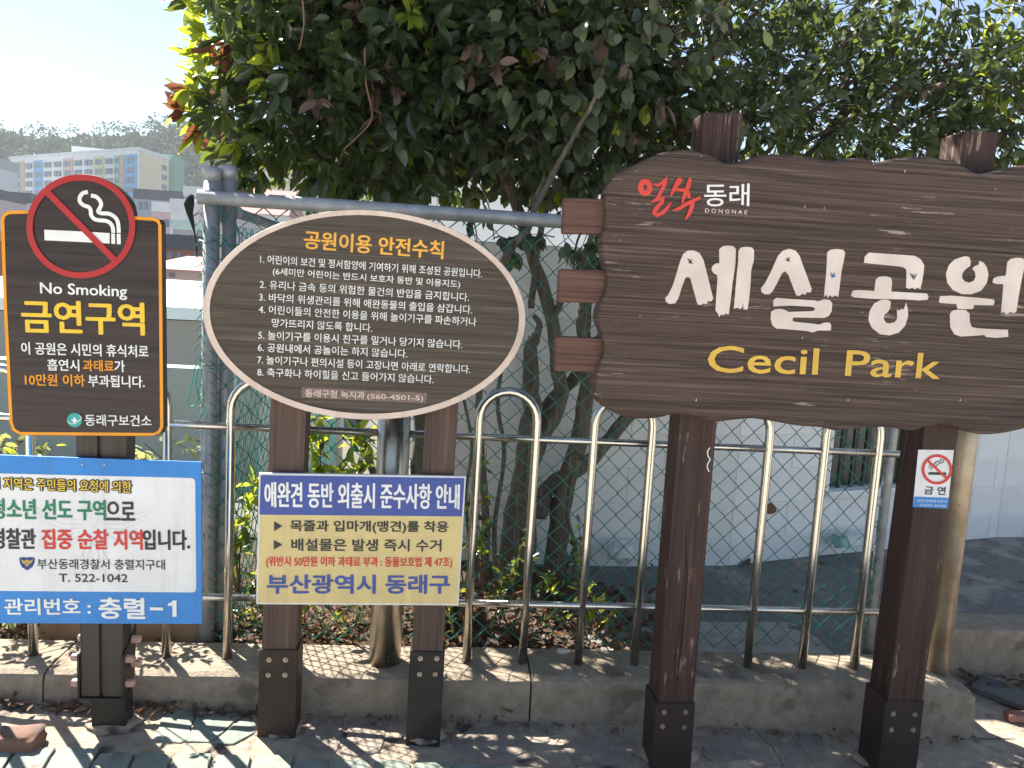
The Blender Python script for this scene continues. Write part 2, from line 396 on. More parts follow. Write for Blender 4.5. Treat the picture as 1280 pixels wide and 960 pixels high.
# ================================================================ THE GROUND
def base_z(x): return -.028*(x+.5)
def near_ground():
    rnd = random.Random(3); mb = MB(); xs = np.arange(-3.4, 4.6, .035); ys = np.arange(1.9, 2.66, .03)
    vv = [(x, y, base_z(x)+.020*noise.noise(Vector((x*2.3, y*3.5, 0)))+.007*noise.noise(Vector((x*14, y*14, 3)))-.006) for y in ys for x in xs]
    nx = len(xs); mb.add(vv, [(j*nx+i, j*nx+i+1, (j+1)*nx+i+1, (j+1)*nx+i) for j in range(len(ys)-1) for i in range(nx-1)], 0, True)
    return mb.build('pavement', M_mortar, kind='structure')
pavement = near_ground()
def ground_z(x, y): return base_z(x)+.020*noise.noise(Vector((x*2.3, y*3.5, 0)))+.007*noise.noise(Vector((x*14, y*14, 3)))-.006

def terrain():
    def h(x, y):
        z = -.12
        if y > 5.5 or (x < -2.4 and y > 3.3):
            t = min(1, max(0, (y-5.0)/14)); z = -.12-6.5*t*t*(3-2*t)
        if y > 120:
            t = min(1, (y-120)/90); z += 15*t*t*(3-2*t); t = min(1, max(0, (y-285)/95)); z += 62*t*t*(3-2*t)*(.93+.10*math.sin(x*.018+1)+.05*math.sin(x*.045))*min(1.05, max(.5, 1.27+.85*x/max(y, 1)))
        if y > 420: z -= (y-420)*.05
        if y < 2: z = -.12-max(0, x)*.01
        return z
    ys = [-300, -80, -20, -5, 0, 1.8, 3.3, 4.5, 5.5, 7, 9, 11, 13, 15, 17, 20, 30, 50, 80, 110, 120, 135, 150, 165, 180, 200, 220, 240, 260, 280, 300, 320, 340, 360, 380, 400, 430, 500, 700, 1200, 2500]
    xs = [-2500, -1200, -700, -450, -380, -330, -290, -250, -210, -180, -150, -120, -90, -60, -40, -20, -8, -4, -2.6, -2, -1, 0, 1, 2, 4, 6, 10, 20, 50, 100, 180, 300, 600, 1200, 2500]
    mb = MB(); nx = len(xs)
    mb.add([(x, y, h(x, y)) for y in ys for x in xs], [(j*nx+i, j*nx+i+1, (j+1)*nx+i+1, (j+1)*nx+i) for j in range(len(ys)-1) for i in range(nx-1)], 0, True)
    m = mottled('distant_ground', (.09, .085, .07), (.16, .15, .13), .2, .95, 1, .1)
    return mb.build('ground', m, kind='structure'), h
ground, terr_h = terrain()

# footpath in front (mostly behind and below the camera, visible as the green row at the bottom edge)
foot = MB(); foot.add([(-40, -30, -.035), (40, -30, -.1), (40, 1.92, -.1), (-40, 1.92, -.035)], [(0, 1, 2, 3)])
M_foot = mottled('footpath_paving', (.44, .42, .375), (.54, .515, .46), 3, .9, 30, .2)
foot.build('footpath', M_foot, kind='structure')

def paver(poly, z, th, mat, parent, name='paver'):
    n = len(poly); vv = [(p[0], p[1], z(p)-th) for p in poly]+[(p[0], p[1], z(p)) for p in poly]
    c = Vector((sum(p[0] for p in poly)/n, sum(p[1] for p in poly)/n))
    top = [((p[0]-c.x)*.97+c.x, (p[1]-c.y)*.97+c.y, z(p)+.0015) for p in poly]
    mb = MB(); mb.add(vv+top, [(i, (i+1) % n, n+(i+1) % n, n+i) for i in range(n)]+[(n+i, n+(i+1) % n, 2*n+(i+1) % n, 2*n+i) for i in range(n)]+[tuple(range(2*n, 3*n))])
    return mb.build(name, mat, parent)
rp = random.Random(11)
def wavy(px_poly, jit=.004):
    P = [gnd(x, y, base_z((x-640)/420)+.004) for x, y in px_poly]; out = []
    for i in range(len(P)):
        a, b = P[i], P[(i+1) % len(P)]
        for k in range(3):
            p = a.lerp(b, k/3); out.append((p.x+rp.uniform(-jit, jit), p.y+rp.uniform(-jit, jit)))
    return out
# green interlocking pavers of the lower row
x = -1.62; k = 0
while x < 2.3:
    w = .118+rp.uniform(-.01, .01); g = .008; yb = 1.94; yt = 2.322-.010*x+rp.uniform(-.008, .008)
    s = .025
    poly = [(x+g-s, yb), (x+w-s, yb), (x+w+s*.2, yb+.10), (x+w+s, yb+.2), (x+w+.0, yt-.05), (x+w-.004, yt+rp.uniform(-.006, .006)), (x+w-.05, yt+.004), (x+g+.002, yt+rp.uniform(-.006, .006)), (x+g, yt-.05), (x+g+s, yb+.2), (x+g+s*.2, yb+.1)]
    if not (.55 < x < 2.4 and rp.random() < .75):
        paver(poly, lambda p: base_z(p[0])+.006, .05, M_paver_g, pavement)
    x += w+.002; k += 1
for poly in ([(190, 922), (203, 895), (222, 880), (246, 884), (238, 902), (236, 920), (225, 926)], [(232, 924), (243, 902), (252, 884), (300, 880), (296, 895), (278, 912), (262, 924)],
             [(268, 924), (300, 897), (322, 889), (322, 912), (290, 926)]):
    paver(wavy(poly), lambda p: ground_z(*p)+.004, .05, M_paver_g, pavement)
for poly in ([(384, 890), (400, 884), (430, 890), (428, 905), (420, 940), (388, 938), (378, 925)], [(434, 890), (475, 887), (482, 905), (474, 938), (446, 944), (428, 938), (434, 908)],
             [(565, 915), (600, 900), (648, 897), (690, 905), (688, 920), (650, 935), (600, 940), (570, 930)], [(652, 893), (690, 893), (700, 908), (660, 915)],
             [(880, 925), (900, 912), (918, 925), (935, 948), (900, 952), (878, 940)], [(905, 918), (935, 910), (960, 935), (975, 958), (945, 958)], [(942, 905), (975, 903), (1000, 925), (1012, 955), (980, 955), (962, 928)],
             [(985, 903), (1015, 900), (1030, 925), (1035, 945), (1018, 950)], [(700, 925), (770, 910), (800, 925), (790, 950), (720, 950)]):
    paver(wavy(poly, .006), lambda p: ground_z(*p)+.003, .05, M_paver_d, pavement)

# planting bed, asphalt behind the fence
bed = MB(); xs = np.arange(-3.2, 1.3, .06); ys = np.arange(2.84, 4.3, .06)
bed.add([(x, y, .08+.03*noise.noise(Vector((x*3, y*3, 0)))-(.16*max(0, min(1, (x-.55)/.5)))) for y in ys for x in xs],
        [(j*len(xs)+i, j*len(xs)+i+1, (j+1)*len(xs)+i+1, (j+1)*len(xs)+i) for j in range(len(ys)-1) for i in range(len(xs)-1)], 0, True)
bed.build('planting_bed', M_soil, kind='structure')
asp = MB(); xs = np.arange(.45, 9, .15); ys = np.arange(2.87, 7.0, .12)
def asp_z(x, y): return .045+.035*min(1, max(0, (y-2.9)/1.2))+.012*noise.noise(Vector((x*1.5, y*1.5, 5)))
asp.add([(x, y, asp_z(x, y)) for y in ys for x in xs], [(j*len(xs)+i, j*len(xs)+i+1, (j+1)*len(xs)+i+1, (j+1)*len(xs)+i) for j in range(len(ys)-1) for i in range(len(xs)-1) if not (xs[i+1] > 2.2 and ys[j] < 3.16)], 0, True)
asp.build('road', M_asphalt, kind='structure')

gp = MB(); xs = np.arange(.72, 1.75, .07); ys = np.arange(2.86, 3.42, .07)  # gritty strip by the fence, its sunlight put into a pale concrete colour
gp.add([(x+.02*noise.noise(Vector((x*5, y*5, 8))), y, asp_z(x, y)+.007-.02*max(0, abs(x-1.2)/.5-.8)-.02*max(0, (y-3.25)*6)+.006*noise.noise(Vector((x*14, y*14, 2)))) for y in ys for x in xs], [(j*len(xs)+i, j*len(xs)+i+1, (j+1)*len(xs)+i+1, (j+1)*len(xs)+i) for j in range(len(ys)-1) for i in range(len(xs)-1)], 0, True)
gp.build('sunlit_concrete_strip', mottled('sunlit_gritty_concrete', (.26, .24, .22), (.46, .44, .41), 16, .95, 90, .9, .008, extra=((.12, .115, .11), 6, .56)), kind='structure')
# concrete curb under the railing
CF, CB, CT = 2.60, 2.86, .13
rc = random.Random(5)
def curb(xa, xb):
    mb = MB(); xs = list(np.arange(xa, xb-.035, .08))+[xb-.025, xb]; prof = []
    for x in xs:
        e = 0 if x < 2.0 else (.03 if x < 2.06 else .07)
        r_ = lambda s: .006*noise.noise(Vector((x*9, s, 1)))
        prof.append([(x, CF-.004+r_(1)+e*.2, -.25), (x, CF+r_(2)+e*.3, .02), (x, CF+.004+r_(3)+e*.3, CT-.03-e*.4), (x, CF+.012+r_(4)+e*.4, CT-.009-e*.7+r_(5)*.5),
                     (x, CF+.035, CT-e*.9+r_(6)*.4), (x, (CF+CB)/2, CT+.002-e*.9+r_(7)*.5), (x, CB-.01, CT-e*.9+r_(8)*.5), (x, CB, CT-.02), (x, CB, -.25)])
    n = len(prof[0]); mb.add([p for pr in prof for p in pr], [(i*n+k, (i+1)*n+k, (i+1)*n+k+1, i*n+k+1) for i in range(len(xs)-1) for k in range(n-1)], 0, False)
    mb.add(prof[-1], [tuple(range(n))]); mb.add(prof[0], [tuple(range(n))])
    return mb.build('curb', M_curb, kind='structure')
for xa, xb in ((-3.2, -1.322), (-1.315, .355), (.362, 1.838), (1.845, 2.075)): curb(xa, xb)
# low kerb of the road at the right
k2 = MB(); a = gnd(1150, 828, .0); 
k2.box((3.7, 3.16, .04), (3.1, .19, .22)); o = k2.build('road_kerb', M_curb, kind='structure'); bevel_mesh(o, .012)
side = MB(); side.add([(2.08, 2.6, -.075), (6, 2.6, -.12), (6, 3.08, -.1), (2.08, 3.08, -.06)], [(0, 1, 2, 3)]); side.build('side_path', M_mortar, kind='structure')

# ================================================================ RAILING
RY, HOOP_TOP = 2.73, 1.155
rail = thing('railing', 'low stainless steel hoop railing standing on the concrete curb', 'railing', (0, RY, CT))
def base_x(px, py=825): return gnd(px, py, CT).x*RY/gnd(px, py, CT).y
zu, zl = .985, .36
def rail_seg(x0, x1, z):
    MB().tube([(x0, RY+.001, z), ((x0+x1)/2, RY+.001, z), (x1, RY+.001, z)], .0135, 12).build('rail', M_steel, rail)
pc = at(486, 700, RY).x
for z in (zu, zl):
    rail_seg(-3.0, pc-.058, z); rail_seg(pc+.058, at(1135, 570, RY).x, z)
def hoop(xa, xb, zt=HOOP_TOP):
    w = xb-xa; r_ = w/2; pts = [(xa, RY, CT-.02), (xa, RY, .6), (xa, RY, zt-r_)]
    for i in range(1, 12): a = math.pi-math.pi*i/12; pts.append(((xa+xb)/2+r_*math.cos(a), RY, zt-r_+r_*math.sin(a)))
    pts += [(xb, RY, zt-r_), (xb, RY, .6), (xb, RY, CT-.02)]
    MB().tube(pts, .0165, 14).build('hoop', M_steel, rail)
for a, b in ((-182, -108), (-34, 42), (130, 208), (284, 361), (583, 653), (723, 793), (864, 935), (1003, 1068)):
    hoop(base_x(a), base_x(b))
sp = MB(); sp.tube([(pc, RY, CT-.01), (pc, RY, .7), (pc, RY, 1.28)], .058, 28); sp.tube([(pc, RY, 1.28), (pc, RY, 1.30)], [.06, .05], 28)
sp.build('post', M_steelpost, rail)

# weathered pipe at the curb's right end
px_ = at(1171, 840, 2.75)
pp = MB(); pp.tube([(px_.x+.004, 2.76, CT-.02), (px_.x+.004, 2.76, .9), (px_.x+.004, 2.76, 1.62)], .042, 24)
pp.tube([(px_.x+.004, 2.76, 1.61), (px_.x+.004, 2.76, 1.635)], [.0435, .03], 24)
o = pp.build('steel_pipe', M_galv2); tag(o, 'tall weathered tan steel pipe standing on the right end of the curb', 'pipe')

# ================================================================ CHAIN LINK FENCE
FY = 2.90
fence = thing('chain_link_fence', 'green chain link fence with grey pipe frame behind the steel railing', 'fence', (0, FY, 0))
def vpipe(px, py, Y, r_, z0, z1, mat, par, name='post', cap=True):
    x_ = at(px, py, Y).x; m_ = MB().tube([(x_, Y, z0), (x_, Y, (z0+z1)/2), (x_, Y, z1)], r_, 18)
    if cap: m_.tube([(x_, Y, z1-.045), (x_, Y, z1), (x_, Y, z1+.008)], [r_*1.07, r_*1.07, r_*.7], 18)
    return m_.build(name, mat, par), x_
_, XL = vpipe(262, 480, FY-.005, .029, 0, 1.885, M_galv, fence)
_, XL2 = vpipe(282, 480, FY+.04, .030, 0, 1.90, M_galv, fence)
_, XR = vpipe(1086, 800, FY, .019, 0, 1.80, M_galv, fence)
tl, tr = at(248, 246, FY-.035), at(720, 278, FY-.035)
dz = (tr.z-tl.z)/(tr.x-tl.x)
M_galv_t = M_galv
MB().tube([(tl.x, FY-.035, tl.z), ((tl.x+XR)/2, FY-.035, tl.z+dz*(XR-tl.x)/2), (XR+.02, FY-.035, tl.z+dz*(XR-tl.x))], .0255, 16).build('top_rail', M_galv_t, fence)
def chain(origin, ux, length, z0, z1f, rw, mat, name, cell=.088, seed=1, n=4):
    """a woven mesh of zigzag wires in the vertical plane through origin along ux"""
    r_ = random.Random(seed); mb = MB(); nrm = Vector((-ux.y, ux.x, 0)); cols = int(length/(cell/2)); half = cell/2
    for c in range(cols):
        pts = []; s = 1 if c % 2 else -1; k = 0; z = z0
        x0 = c*half+half*.5; zt = z1f(x0)
        while z < zt+.001:
            side_ = 1 if (k+c) % 2 else -1
            wob = Vector((noise.noise(Vector((x0*2.5, z*2.5, seed))), noise.noise(Vector((x0*2.5, z*2.5, seed+9))), 0))*.012
            p = origin+ux*(x0+side_*half*.55+wob.x)+nrm*(side_*.0025+wob.y*1.5)+Vector((0, 0, z+wob.y)); pts.append(p); z += half; k += 1
        if len(pts) > 2: mb.tube(pts, rw, n, cap=False)
    o = mb.build(name, mat, fence); o['kind'] = 'stuff'; return o
topz = lambda x: tl.z+dz*(x+(XL-.03)-tl.x)-.01
chain(Vector((XL-.03, FY-.012, 0)), Vector((1, 0, 0)), XR-XL+.04, CT+.01, topz, .0027, M_wire, 'wire_mesh')
chain(Vector((XL2+.03, FY+.05, 0)), Vector((.03, 1, 0)).normalized(), 2.3, CT-.02, lambda x: 1.72, .0024, M_wire_lit, 'wire_mesh', seed=4)
MB().tube([(XL2+.03, FY+.05, 1.74), (XL2+.06, FY+1.2, 1.74), (XL2+.1, FY+2.36, 1.74)], .02, 10).build('top_rail', M_galv_t, fence)
MB().tube([(XL2+.11, FY+2.38, 0), (XL2+.11, FY+2.38, 1.8)], .028, 10).build('post', M_galv_t, fence)
# a slack wire through the mesh, ties, and the ragged wire ends along the corner post
wr = MB(); rr = random.Random(8)
wr.tube([at(x_, y_, FY-.02) for x_, y_ in ((250, 300), (262, 303), (280, 306), (300, 306))], .002, 5)
wr.tube([at(x_, y_, FY-.04) for x_, y_ in ((266, 236), (268, 250), (273, 262), (277, 256), (276, 240))], .003, 5)
for y0 in np.arange(262, 745, 13):
    pts = [at(252+rr.uniform(-3, 3), y0+rr.uniform(-4, 4), FY-.03+rr.uniform(-.01, .01)) for _ in range(2)]
    e = at(247-rr.uniform(0, 5), y0+8, FY-.03); wr.tube([pts[0], e, pts[1], at(256, y0+16, FY-.03), at(270, y0+26, FY-.035)], .0016, 4)
for x_, y_ in ((258, 300), (262, 455), (270, 460), (300, 306), (260, 590)):
    wr.tube([at(x_-9, y_, FY-.036), at(x_, y_+3, FY-.04), at(x_+12, y_+1, FY-.036), at(x_+18, y_-3, FY-.0)], .0017, 4)
wr.build('tie_wire', M_wire, fence)
rp_ = smooth([(248, 452), (243, 462), (240, 478), (236, 495), (235, 505), (240, 508), (247, 503), (248, 490), (244, 478), (247, 465), (250, 456), (252, 470), (246, 486), (250, 500), (256, 512), (250, 520)], 4)
o = MB().tube([at(x_, y_, FY-.05) for x_, y_ in rp_], .0022, 6).build('twine', paint('mint_cord', (.04, .45, .33), .4)); tag(o, 'loose mint green plastic cord hanging on the left fence post', 'cord')
# dark end of rolled mesh by the top of the corner post
mb = MB(); pts = [(246, 322), (246, 306), (243, 290), (240, 277), (237, 266), (236, 256), (238, 248), (240, 243)]
mb.tube([at(x_, y_, FY-.01) for x_, y_ in pts], [.002, .003, .003, .008, .012, .018, .014, .006], 7)
o = mb.build('cloth_bundle', mottled('dark_cloth', (.012, .014, .013), (.035, .038, .034), 30, .9, 60, .8, .01)); tag(o, 'dark knotted cloth bundle tied beside the top of the fence corner post', 'cloth')

# ================================================================ CECIL PARK SIGN
SY = 2.235
park = thing('park_sign', 'large dark brown wooden name sign with wavy edge and big cream letters on two posts', 'sign', (1.2, 2.33, 0))
outl = [(757, 250), (758, 236), (764, 226), (773, 215), (793, 206), (811, 197), (829, 190), (851, 187), (878, 190), (894, 195), (905, 202), (918, 203), (936, 198), (954, 193), (977, 192), (1002, 194), (1020, 196), (1038, 201), (1061, 197), (1083, 197), (1096, 202), (1123, 197), (1150, 195), (1173, 197), (1195, 201), (1213, 211), (1224, 216), (1244, 214), (1267, 208), (1290, 206), (1315, 213), (1345, 220), (1375, 219), (1395, 232), (1404, 250), (1398, 280), (1392, 310), (1400, 345), (1398, 380), (1386, 405), (1390, 440), (1392, 475), (1384, 505), (1368, 525), (1340, 534), (1310, 530), (1280, 537), (1258, 542), (1235, 544), (1217, 542), (1195, 534), (1177, 531), (1159, 534), (1141, 539), (1114, 535), (1088, 535), (1070, 536), (1047, 539), (1029, 535), (1000, 533), (977, 529), (945, 524), (923, 525), (892, 528), (869, 522), (842, 519), (824, 523), (802, 524), (780, 521), (762, 513), (748, 502), (744, 484), (748, 461), (755, 439), (753, 417), (747, 399), (750, 381), (757, 363), (759, 345), (755, 323), (753, 296), (757, 278)]
board = MB().prism([xz(x_, y_, SY) for x_, y_ in smooth(outl, 3, True)], SY, SY+.075, 0, .014).build('board', M_board, park)
for y0, y1, x0, x1 in ((247, 291, 706, 800), (336, 378, 700, 800), (421, 464, 696, 800)):
    o = post_prism((x0, y0), (x1, y0+3), (x1, y1+2), (x0-2, y1), SY+.03, .055).build('crosspiece', M_block, park); bevel_mesh(o, .005)
def pane_post(TL, TR, BR, BL, Y, depth, ysplit, par, mat, shoe_mat, bolts=(), proud=.006):
    t = (ysplit-TL[1])/(BL[1]-TL[1]); mL, mR = lerp2(TL, BL, t), lerp2(TR, BR, t)
    o = post_prism(TL, TR, lerp2(mR, BR, .2), lerp2(mL, BL, .2), Y, depth).build('post', mat, par); bevel_mesh(o, .005)
    e = 2.2
    o = post_prism((mL[0]-e, mL[1]), (mR[0]+e, mR[1]), (BR[0]+e, BR[1]+14), (BL[0]-e, BL[1]+14), Y-proud, depth+2*proud).build('shoe', shoe_mat, par); bevel_mesh(o, .002, 1)
    for bx, by in bolts:
        m_ = MB(); c = at(bx, by, Y-proud); m_.tube([c, c+Vector((0, -.003, 0))], [.0085, .0085], 14); m_.tube([c+Vector((0, -.003, 0)), c+Vector((0, -.007, 0))], [.0048, .004], 8); m_.build('bolt', M_bolt, par)
pane_post((880, 140), (929, 141), (861, 951), (816, 951), 2.33, .115, 879, park, M_post, M_shoe, [(830, 890), (857, 890), (828, 908), (855, 909)])
pane_post((1206, 163), (1249, 165), (1142, 962), (1098, 962), 2.33, .115, 876, park, M_post, M_shoe, [(1116, 892), (1143, 893), (1114, 912), (1141, 912)])
# cracks in the posts
def crack(pts, Y, par, w=2.2):
    P = [xz(x_, y_, Y-.0006) for x_, y_ in pts]; s = .0024*w/2.2
    L = [(p[0]-s*(.15 if i in (0, len(P)-1) else rr.uniform(.5, 1)), p[1]) for i, p in enumerate(P)]; R = [(p[0]+s*(.15 if i in (0, len(P)-1) else rr.uniform(.3, .7)), p[1]) for i, p in enumerate(P)]
    m_ = MB(); n = len(P); m_.add([q3(p, Y-.0006) for p in L+R], [(i, i+1, n+i+1, n+i) for i in range(n-1)]); m_.build('crack', M_crack, par)
M_crack = paint('crack_shadow', (.008, .006, .005), .9)
crack([(858, 640), (857, 680), (859, 720), (856, 760), (853, 790), (848, 840), (843, 876)], 2.33, park)
crack([(846, 770), (844, 800), (843, 830), (841, 850)], 2.33, park, 1.4)
crack([(914, 143), (915, 160), (913, 180), (914, 196)], 2.33, park)

A = lambda pts: [(820+x_/5.054, 290+y_/5.054) for x_, y_ in pts]
B = lambda pts: [(1050+x_/5.052, 290+y_/5.052) for x_, y_ in pts]
def glyph(pts, mp):
    flat('letter_stroke', mp(pts), SY, M_creamletter, park, 1, thick=.0012)
glyph([(57, 415), (75, 400), (105, 340), (130, 260), (150, 190), (170, 140), (200, 117), (240, 117), (275, 135), (300, 180), (320, 260), (345, 360), (360, 420), (350, 437), (325, 437), (318, 457), (300, 450), (285, 460), (262, 458), (240, 380), (215, 290), (200, 283), (185, 290), (165, 340), (140, 420), (120, 450), (85, 455), (62, 440)], A)
glyph([(398, 110), (420, 90), (455, 86), (490, 92), (503, 110), (500, 200), (480, 340), (468, 450), (458, 522), (440, 515), (425, 525), (410, 520), (398, 537), (392, 518), (375, 495), (380, 400), (388, 300), (385, 272), (365, 262), (350, 240), (355, 215), (375, 200), (400, 196)], A)
glyph([(520, 120), (535, 98), (570, 93), (605, 98), (618, 115), (617, 180), (600, 240), (595, 340), (585, 440), (575, 490), (552, 488), (550, 445), (543, 478), (530, 487), (515, 478), (490, 485), (500, 380), (510, 260), (518, 190)], A)
glyph([(662, 355), (690, 320), (730, 240), (770, 150), (800, 118), (840, 106), (880, 118), (905, 150), (930, 220), (960, 300), (982, 360), (975, 382), (950, 380), (940, 398), (925, 388), (905, 403), (885, 400), (865, 350), (835, 270), (815, 247), (795, 260), (765, 320), (735, 375), (715, 393), (685, 393), (665, 378)], A)
glyph([(1080, 130), (1100, 112), (1140, 107), (1180, 112), (1193, 130), (1185, 180), (1170, 250), (1160, 330), (1150, 410), (1130, 400), (1112, 412), (1095, 398), (1085, 417), (1075, 395), (1060, 410), (1065, 350), (1075, 260), (1078, 190)], A)
glyph([(740, 430), (760, 415), (830, 422), (1000, 432), (1025, 438), (1060, 425), (1095, 430), (1112, 450), (1108, 500), (1090, 530), (1060, 543), (900, 540), (865, 540), (860, 560), (880, 568), (1000, 580), (1030, 585), (1060, 572), (1095, 572), (1105, 590), (1103, 622), (1050, 622), (1020, 622), (990, 635), (950, 625), (800, 612), (760, 610), (735, 590), (723, 550), (725, 505), (750, 488), (790, 485), (820, 495), (835, 505), (990, 500), (1003, 490), (1000, 478), (980, 472), (850, 465), (740, 470)], A)
glyph([(150, 195), (155, 155), (180, 130), (400, 145), (470, 150), (510, 175), (530, 210), (525, 260), (515, 320), (505, 362), (490, 350), (470, 362), (455, 350), (435, 360), (415, 350), (418, 290), (418, 240), (405, 225), (380, 218), (250, 205)], B)
glyph([(70, 395), (80, 370), (110, 366), (215, 372), (225, 300), (245, 282), (290, 280), (320, 290), (327, 315), (322, 376), (450, 383), (545, 388), (557, 405), (550, 428), (500, 432), (400, 425), (322, 424), (200, 422), (90, 413), (72, 405)], B)
glyph([(260, 427), (300, 427), (318, 440), (315, 480), (300, 505), (280, 520), (273, 545), (285, 570), (310, 578), (345, 568), (360, 545), (358, 490), (375, 496), (385, 485), (400, 490), (408, 470), (415, 447), (425, 480), (428, 530), (410, 590), (370, 635), (310, 653), (250, 645), (200, 605), (178, 555), (185, 500), (215, 450)], B)
glyph([(760, 160), (790, 152), (815, 160), (823, 185), (820, 215), (790, 235), (770, 260), (768, 290), (785, 312), (815, 320), (845, 305), (855, 280), (850, 250), (832, 230), (850, 215), (875, 205), (877, 182), (905, 195), (925, 225), (935, 270), (925, 320), (890, 370), (830, 393), (770, 393), (710, 365), (675, 320), (667, 265), (685, 210), (720, 175)], B)
glyph([(622, 435), (630, 405), (700, 402), (900, 418), (965, 425), (975, 440), (965, 463), (900, 462), (845, 460), (838, 485), (800, 488), (740, 485), (733, 455), (630, 448)], B)
glyph([(692, 520), (705, 498), (740, 490), (790, 492), (815, 515), (818, 570), (830, 600), (870, 608), (1000, 615), (1058, 617), (1060, 662), (980, 668), (920, 663), (910, 650), (850, 655), (760, 660), (720, 645), (695, 600)], B)
glyph([(1055, 190), (1075, 170), (1110, 162), (1150, 165), (1165, 180), (1160, 230), (1145, 300), (1130, 380), (1110, 505), (1090, 512), (1075, 503), (1060, 512), (1045, 522), (1035, 503), (1015, 510), (1020, 450), (1030, 330), (985, 328), (962, 320), (965, 295), (990, 282), (1045, 275)], B)
cp = MB(); rq = random.Random(77)
for px_c, py_c in ((1131, 214), (742, 300), (877, 195), (1006, 258), (795, 214), (1030, 260), (960, 356), (1262, 300), (1003, 422), (940, 470), (1146, 488), (1060, 500), (800, 395), (1092, 205), (1244, 236), (1110, 445), (870, 500), (1200, 500), (775, 300), (1230, 520)):
    c = Vector(xz(px_c, py_c, SY)); r_ = rq.uniform(.0015, .004); cp.add([(c.x+rq.uniform(-.4, .4)*r_, SY-.0006, c.y+r_*1.6), (c.x-r_*.5, SY-.0006, c.y-r_), (c.x+r_*.6, SY-.0006, c.y-r_*.8)], [(0, 1, 2)])
o = cp.build('paint_chips', M_creamletter, park); o['kind'] = 'stuff'
text('Cecil', 884, 465, 1021, 468, 33, SY, M_goldletter, park, .020, 3)
text('Park', 1056, 469.5, 1173, 473.5, 31.5, SY, M_goldletter, park, .020, 3)
text('동래', 880, 258, 936, 257.5, 28, SY, M_white, park, .012, 2)
text('D O N G N A E', 881, 265.6, 933.5, 268, 5, SY, M_creamletter, park, .02, 2)
C_ = lambda pts: [(780+x_/7.111, 200+y_/7.111) for x_, y_ in pts]
strokes('brush_stroke', [(C_(ring(188, 245, 42, 52, n=20)), 6.6)], SY, M_red_l, park, 2)
strokes('brush_stroke', [(C_([(262, 215), (300, 226), (335, 205), (360, 175)]), [2, 4, 4, 3]), (C_([(378, 148), (366, 200), (345, 250), (318, 300), (292, 345), (240, 375)]), [1, 4.2, 4.6, 4.6, 4, 1.5]),
        (C_([(240, 375), (300, 352), (352, 335), (335, 375), (285, 430), (262, 475), (285, 492), (340, 470), (385, 425), (415, 375)]), [1.5, 4, 4.5, 5, 5.5, 5.5, 5, 5, 4, 1])], SY, M_red_l, park, 4)
strokes('brush_stroke', [(C_([(490, 182), (470, 210), (445, 255), (415, 312)]), [7, 6, 5, 2.5]), (C_([(440, 262), (500, 268), (560, 272)]), [3, 4, 4]), (C_([(582, 175), (570, 225), (548, 275), (528, 330), (515, 382)]), [4.5, 5.5, 5, 4.5, 2.5]),
        (C_([(548, 262), (565, 300), (575, 330)]), [4, 5, 4]), (C_([(435, 450), (490, 430), (545, 395), (610, 365), (668, 335)]), [2, 4.5, 4.5, 4.5, 3]), (C_([(610, 370), (598, 420), (580, 470), (545, 525)]), [4, 5.5, 5, 2])], SY, M_red_l, park, 6)
# ball point scribbles on the cream letters
def scribble(cx, cy, r_, mat, seed):
    r2 = random.Random(seed); pts = [(cx+r_*math.cos(i*1.9)*r2.uniform(.3, 1), cy+r_*1.3*math.sin(i*2.3)*r2.uniform(.3, 1)) for i in range(16)]
    strokes('scribble', [(pts, .55)], SY-.0022, mat, park, 1, caps=False)
scribble(863, 327, 5, M_dark_t, 1); scribble(1041, 344.5, 4.4, M_blue_s, 2); scribble(1142, 345, 5, M_dark_t, 3); scribble(985, 325, 4, M_plaque, 4)

strokes('paint_mark', [(smooth([(887, 560), (884.5, 564), (885, 570), (887.5, 574), (885, 579), (884, 584), (886, 589)], 4), [1.4]*25)], 2.33, M_white, park, 1)
# sticker on the right post
stk = flat('sticker', [(1147.5, 562), (1192, 562.5), (1184, 635.5), (1140.5, 633.5)], 2.33, M_sheet, park, 2)
flat('sticker_band', [(1142.3, 620.5), (1185.8, 622), (1184, 635.5), (1140.5, 633.5)], 2.33, M_blue_s, park, 3)
strokes('sticker_ring', [(ring(1170.5, 586.5, 17.5, 17.2, n=32), 3.2), ([(1158.5, 575), (1183, 598)], 2.8)], 2.33, M_red_t, park, 5, caps=False)
strokes('sticker_cigarette', [([(1160, 591.5), (1182, 592)], 3.2), ([(1161, 585), (1162, 581), (1167, 580), (1170, 577), (1175, 576), (1176, 573)], 1.1), ([(1163, 587), (1165, 583), (1170, 582), (1173, 579), (1178, 578), (1179, 574)], 1.1)], 2.33, M_dark_t, park, 4, caps=False)
text('금 연', 1154.5, 617.5, 1180.5, 618.5, 10, 2.33, M_dark_t, park, .03, 4)
text('공원에서 흡연행위를 하지맙시다', 1145, 627, 1183, 628, 3.4, 2.33, M_white, park, 0, 5)
text('과태료부과 1544-9000', 1148, 632.5, 1181, 633.5, 3.2, 2.33, M_white, park, 0, 5)

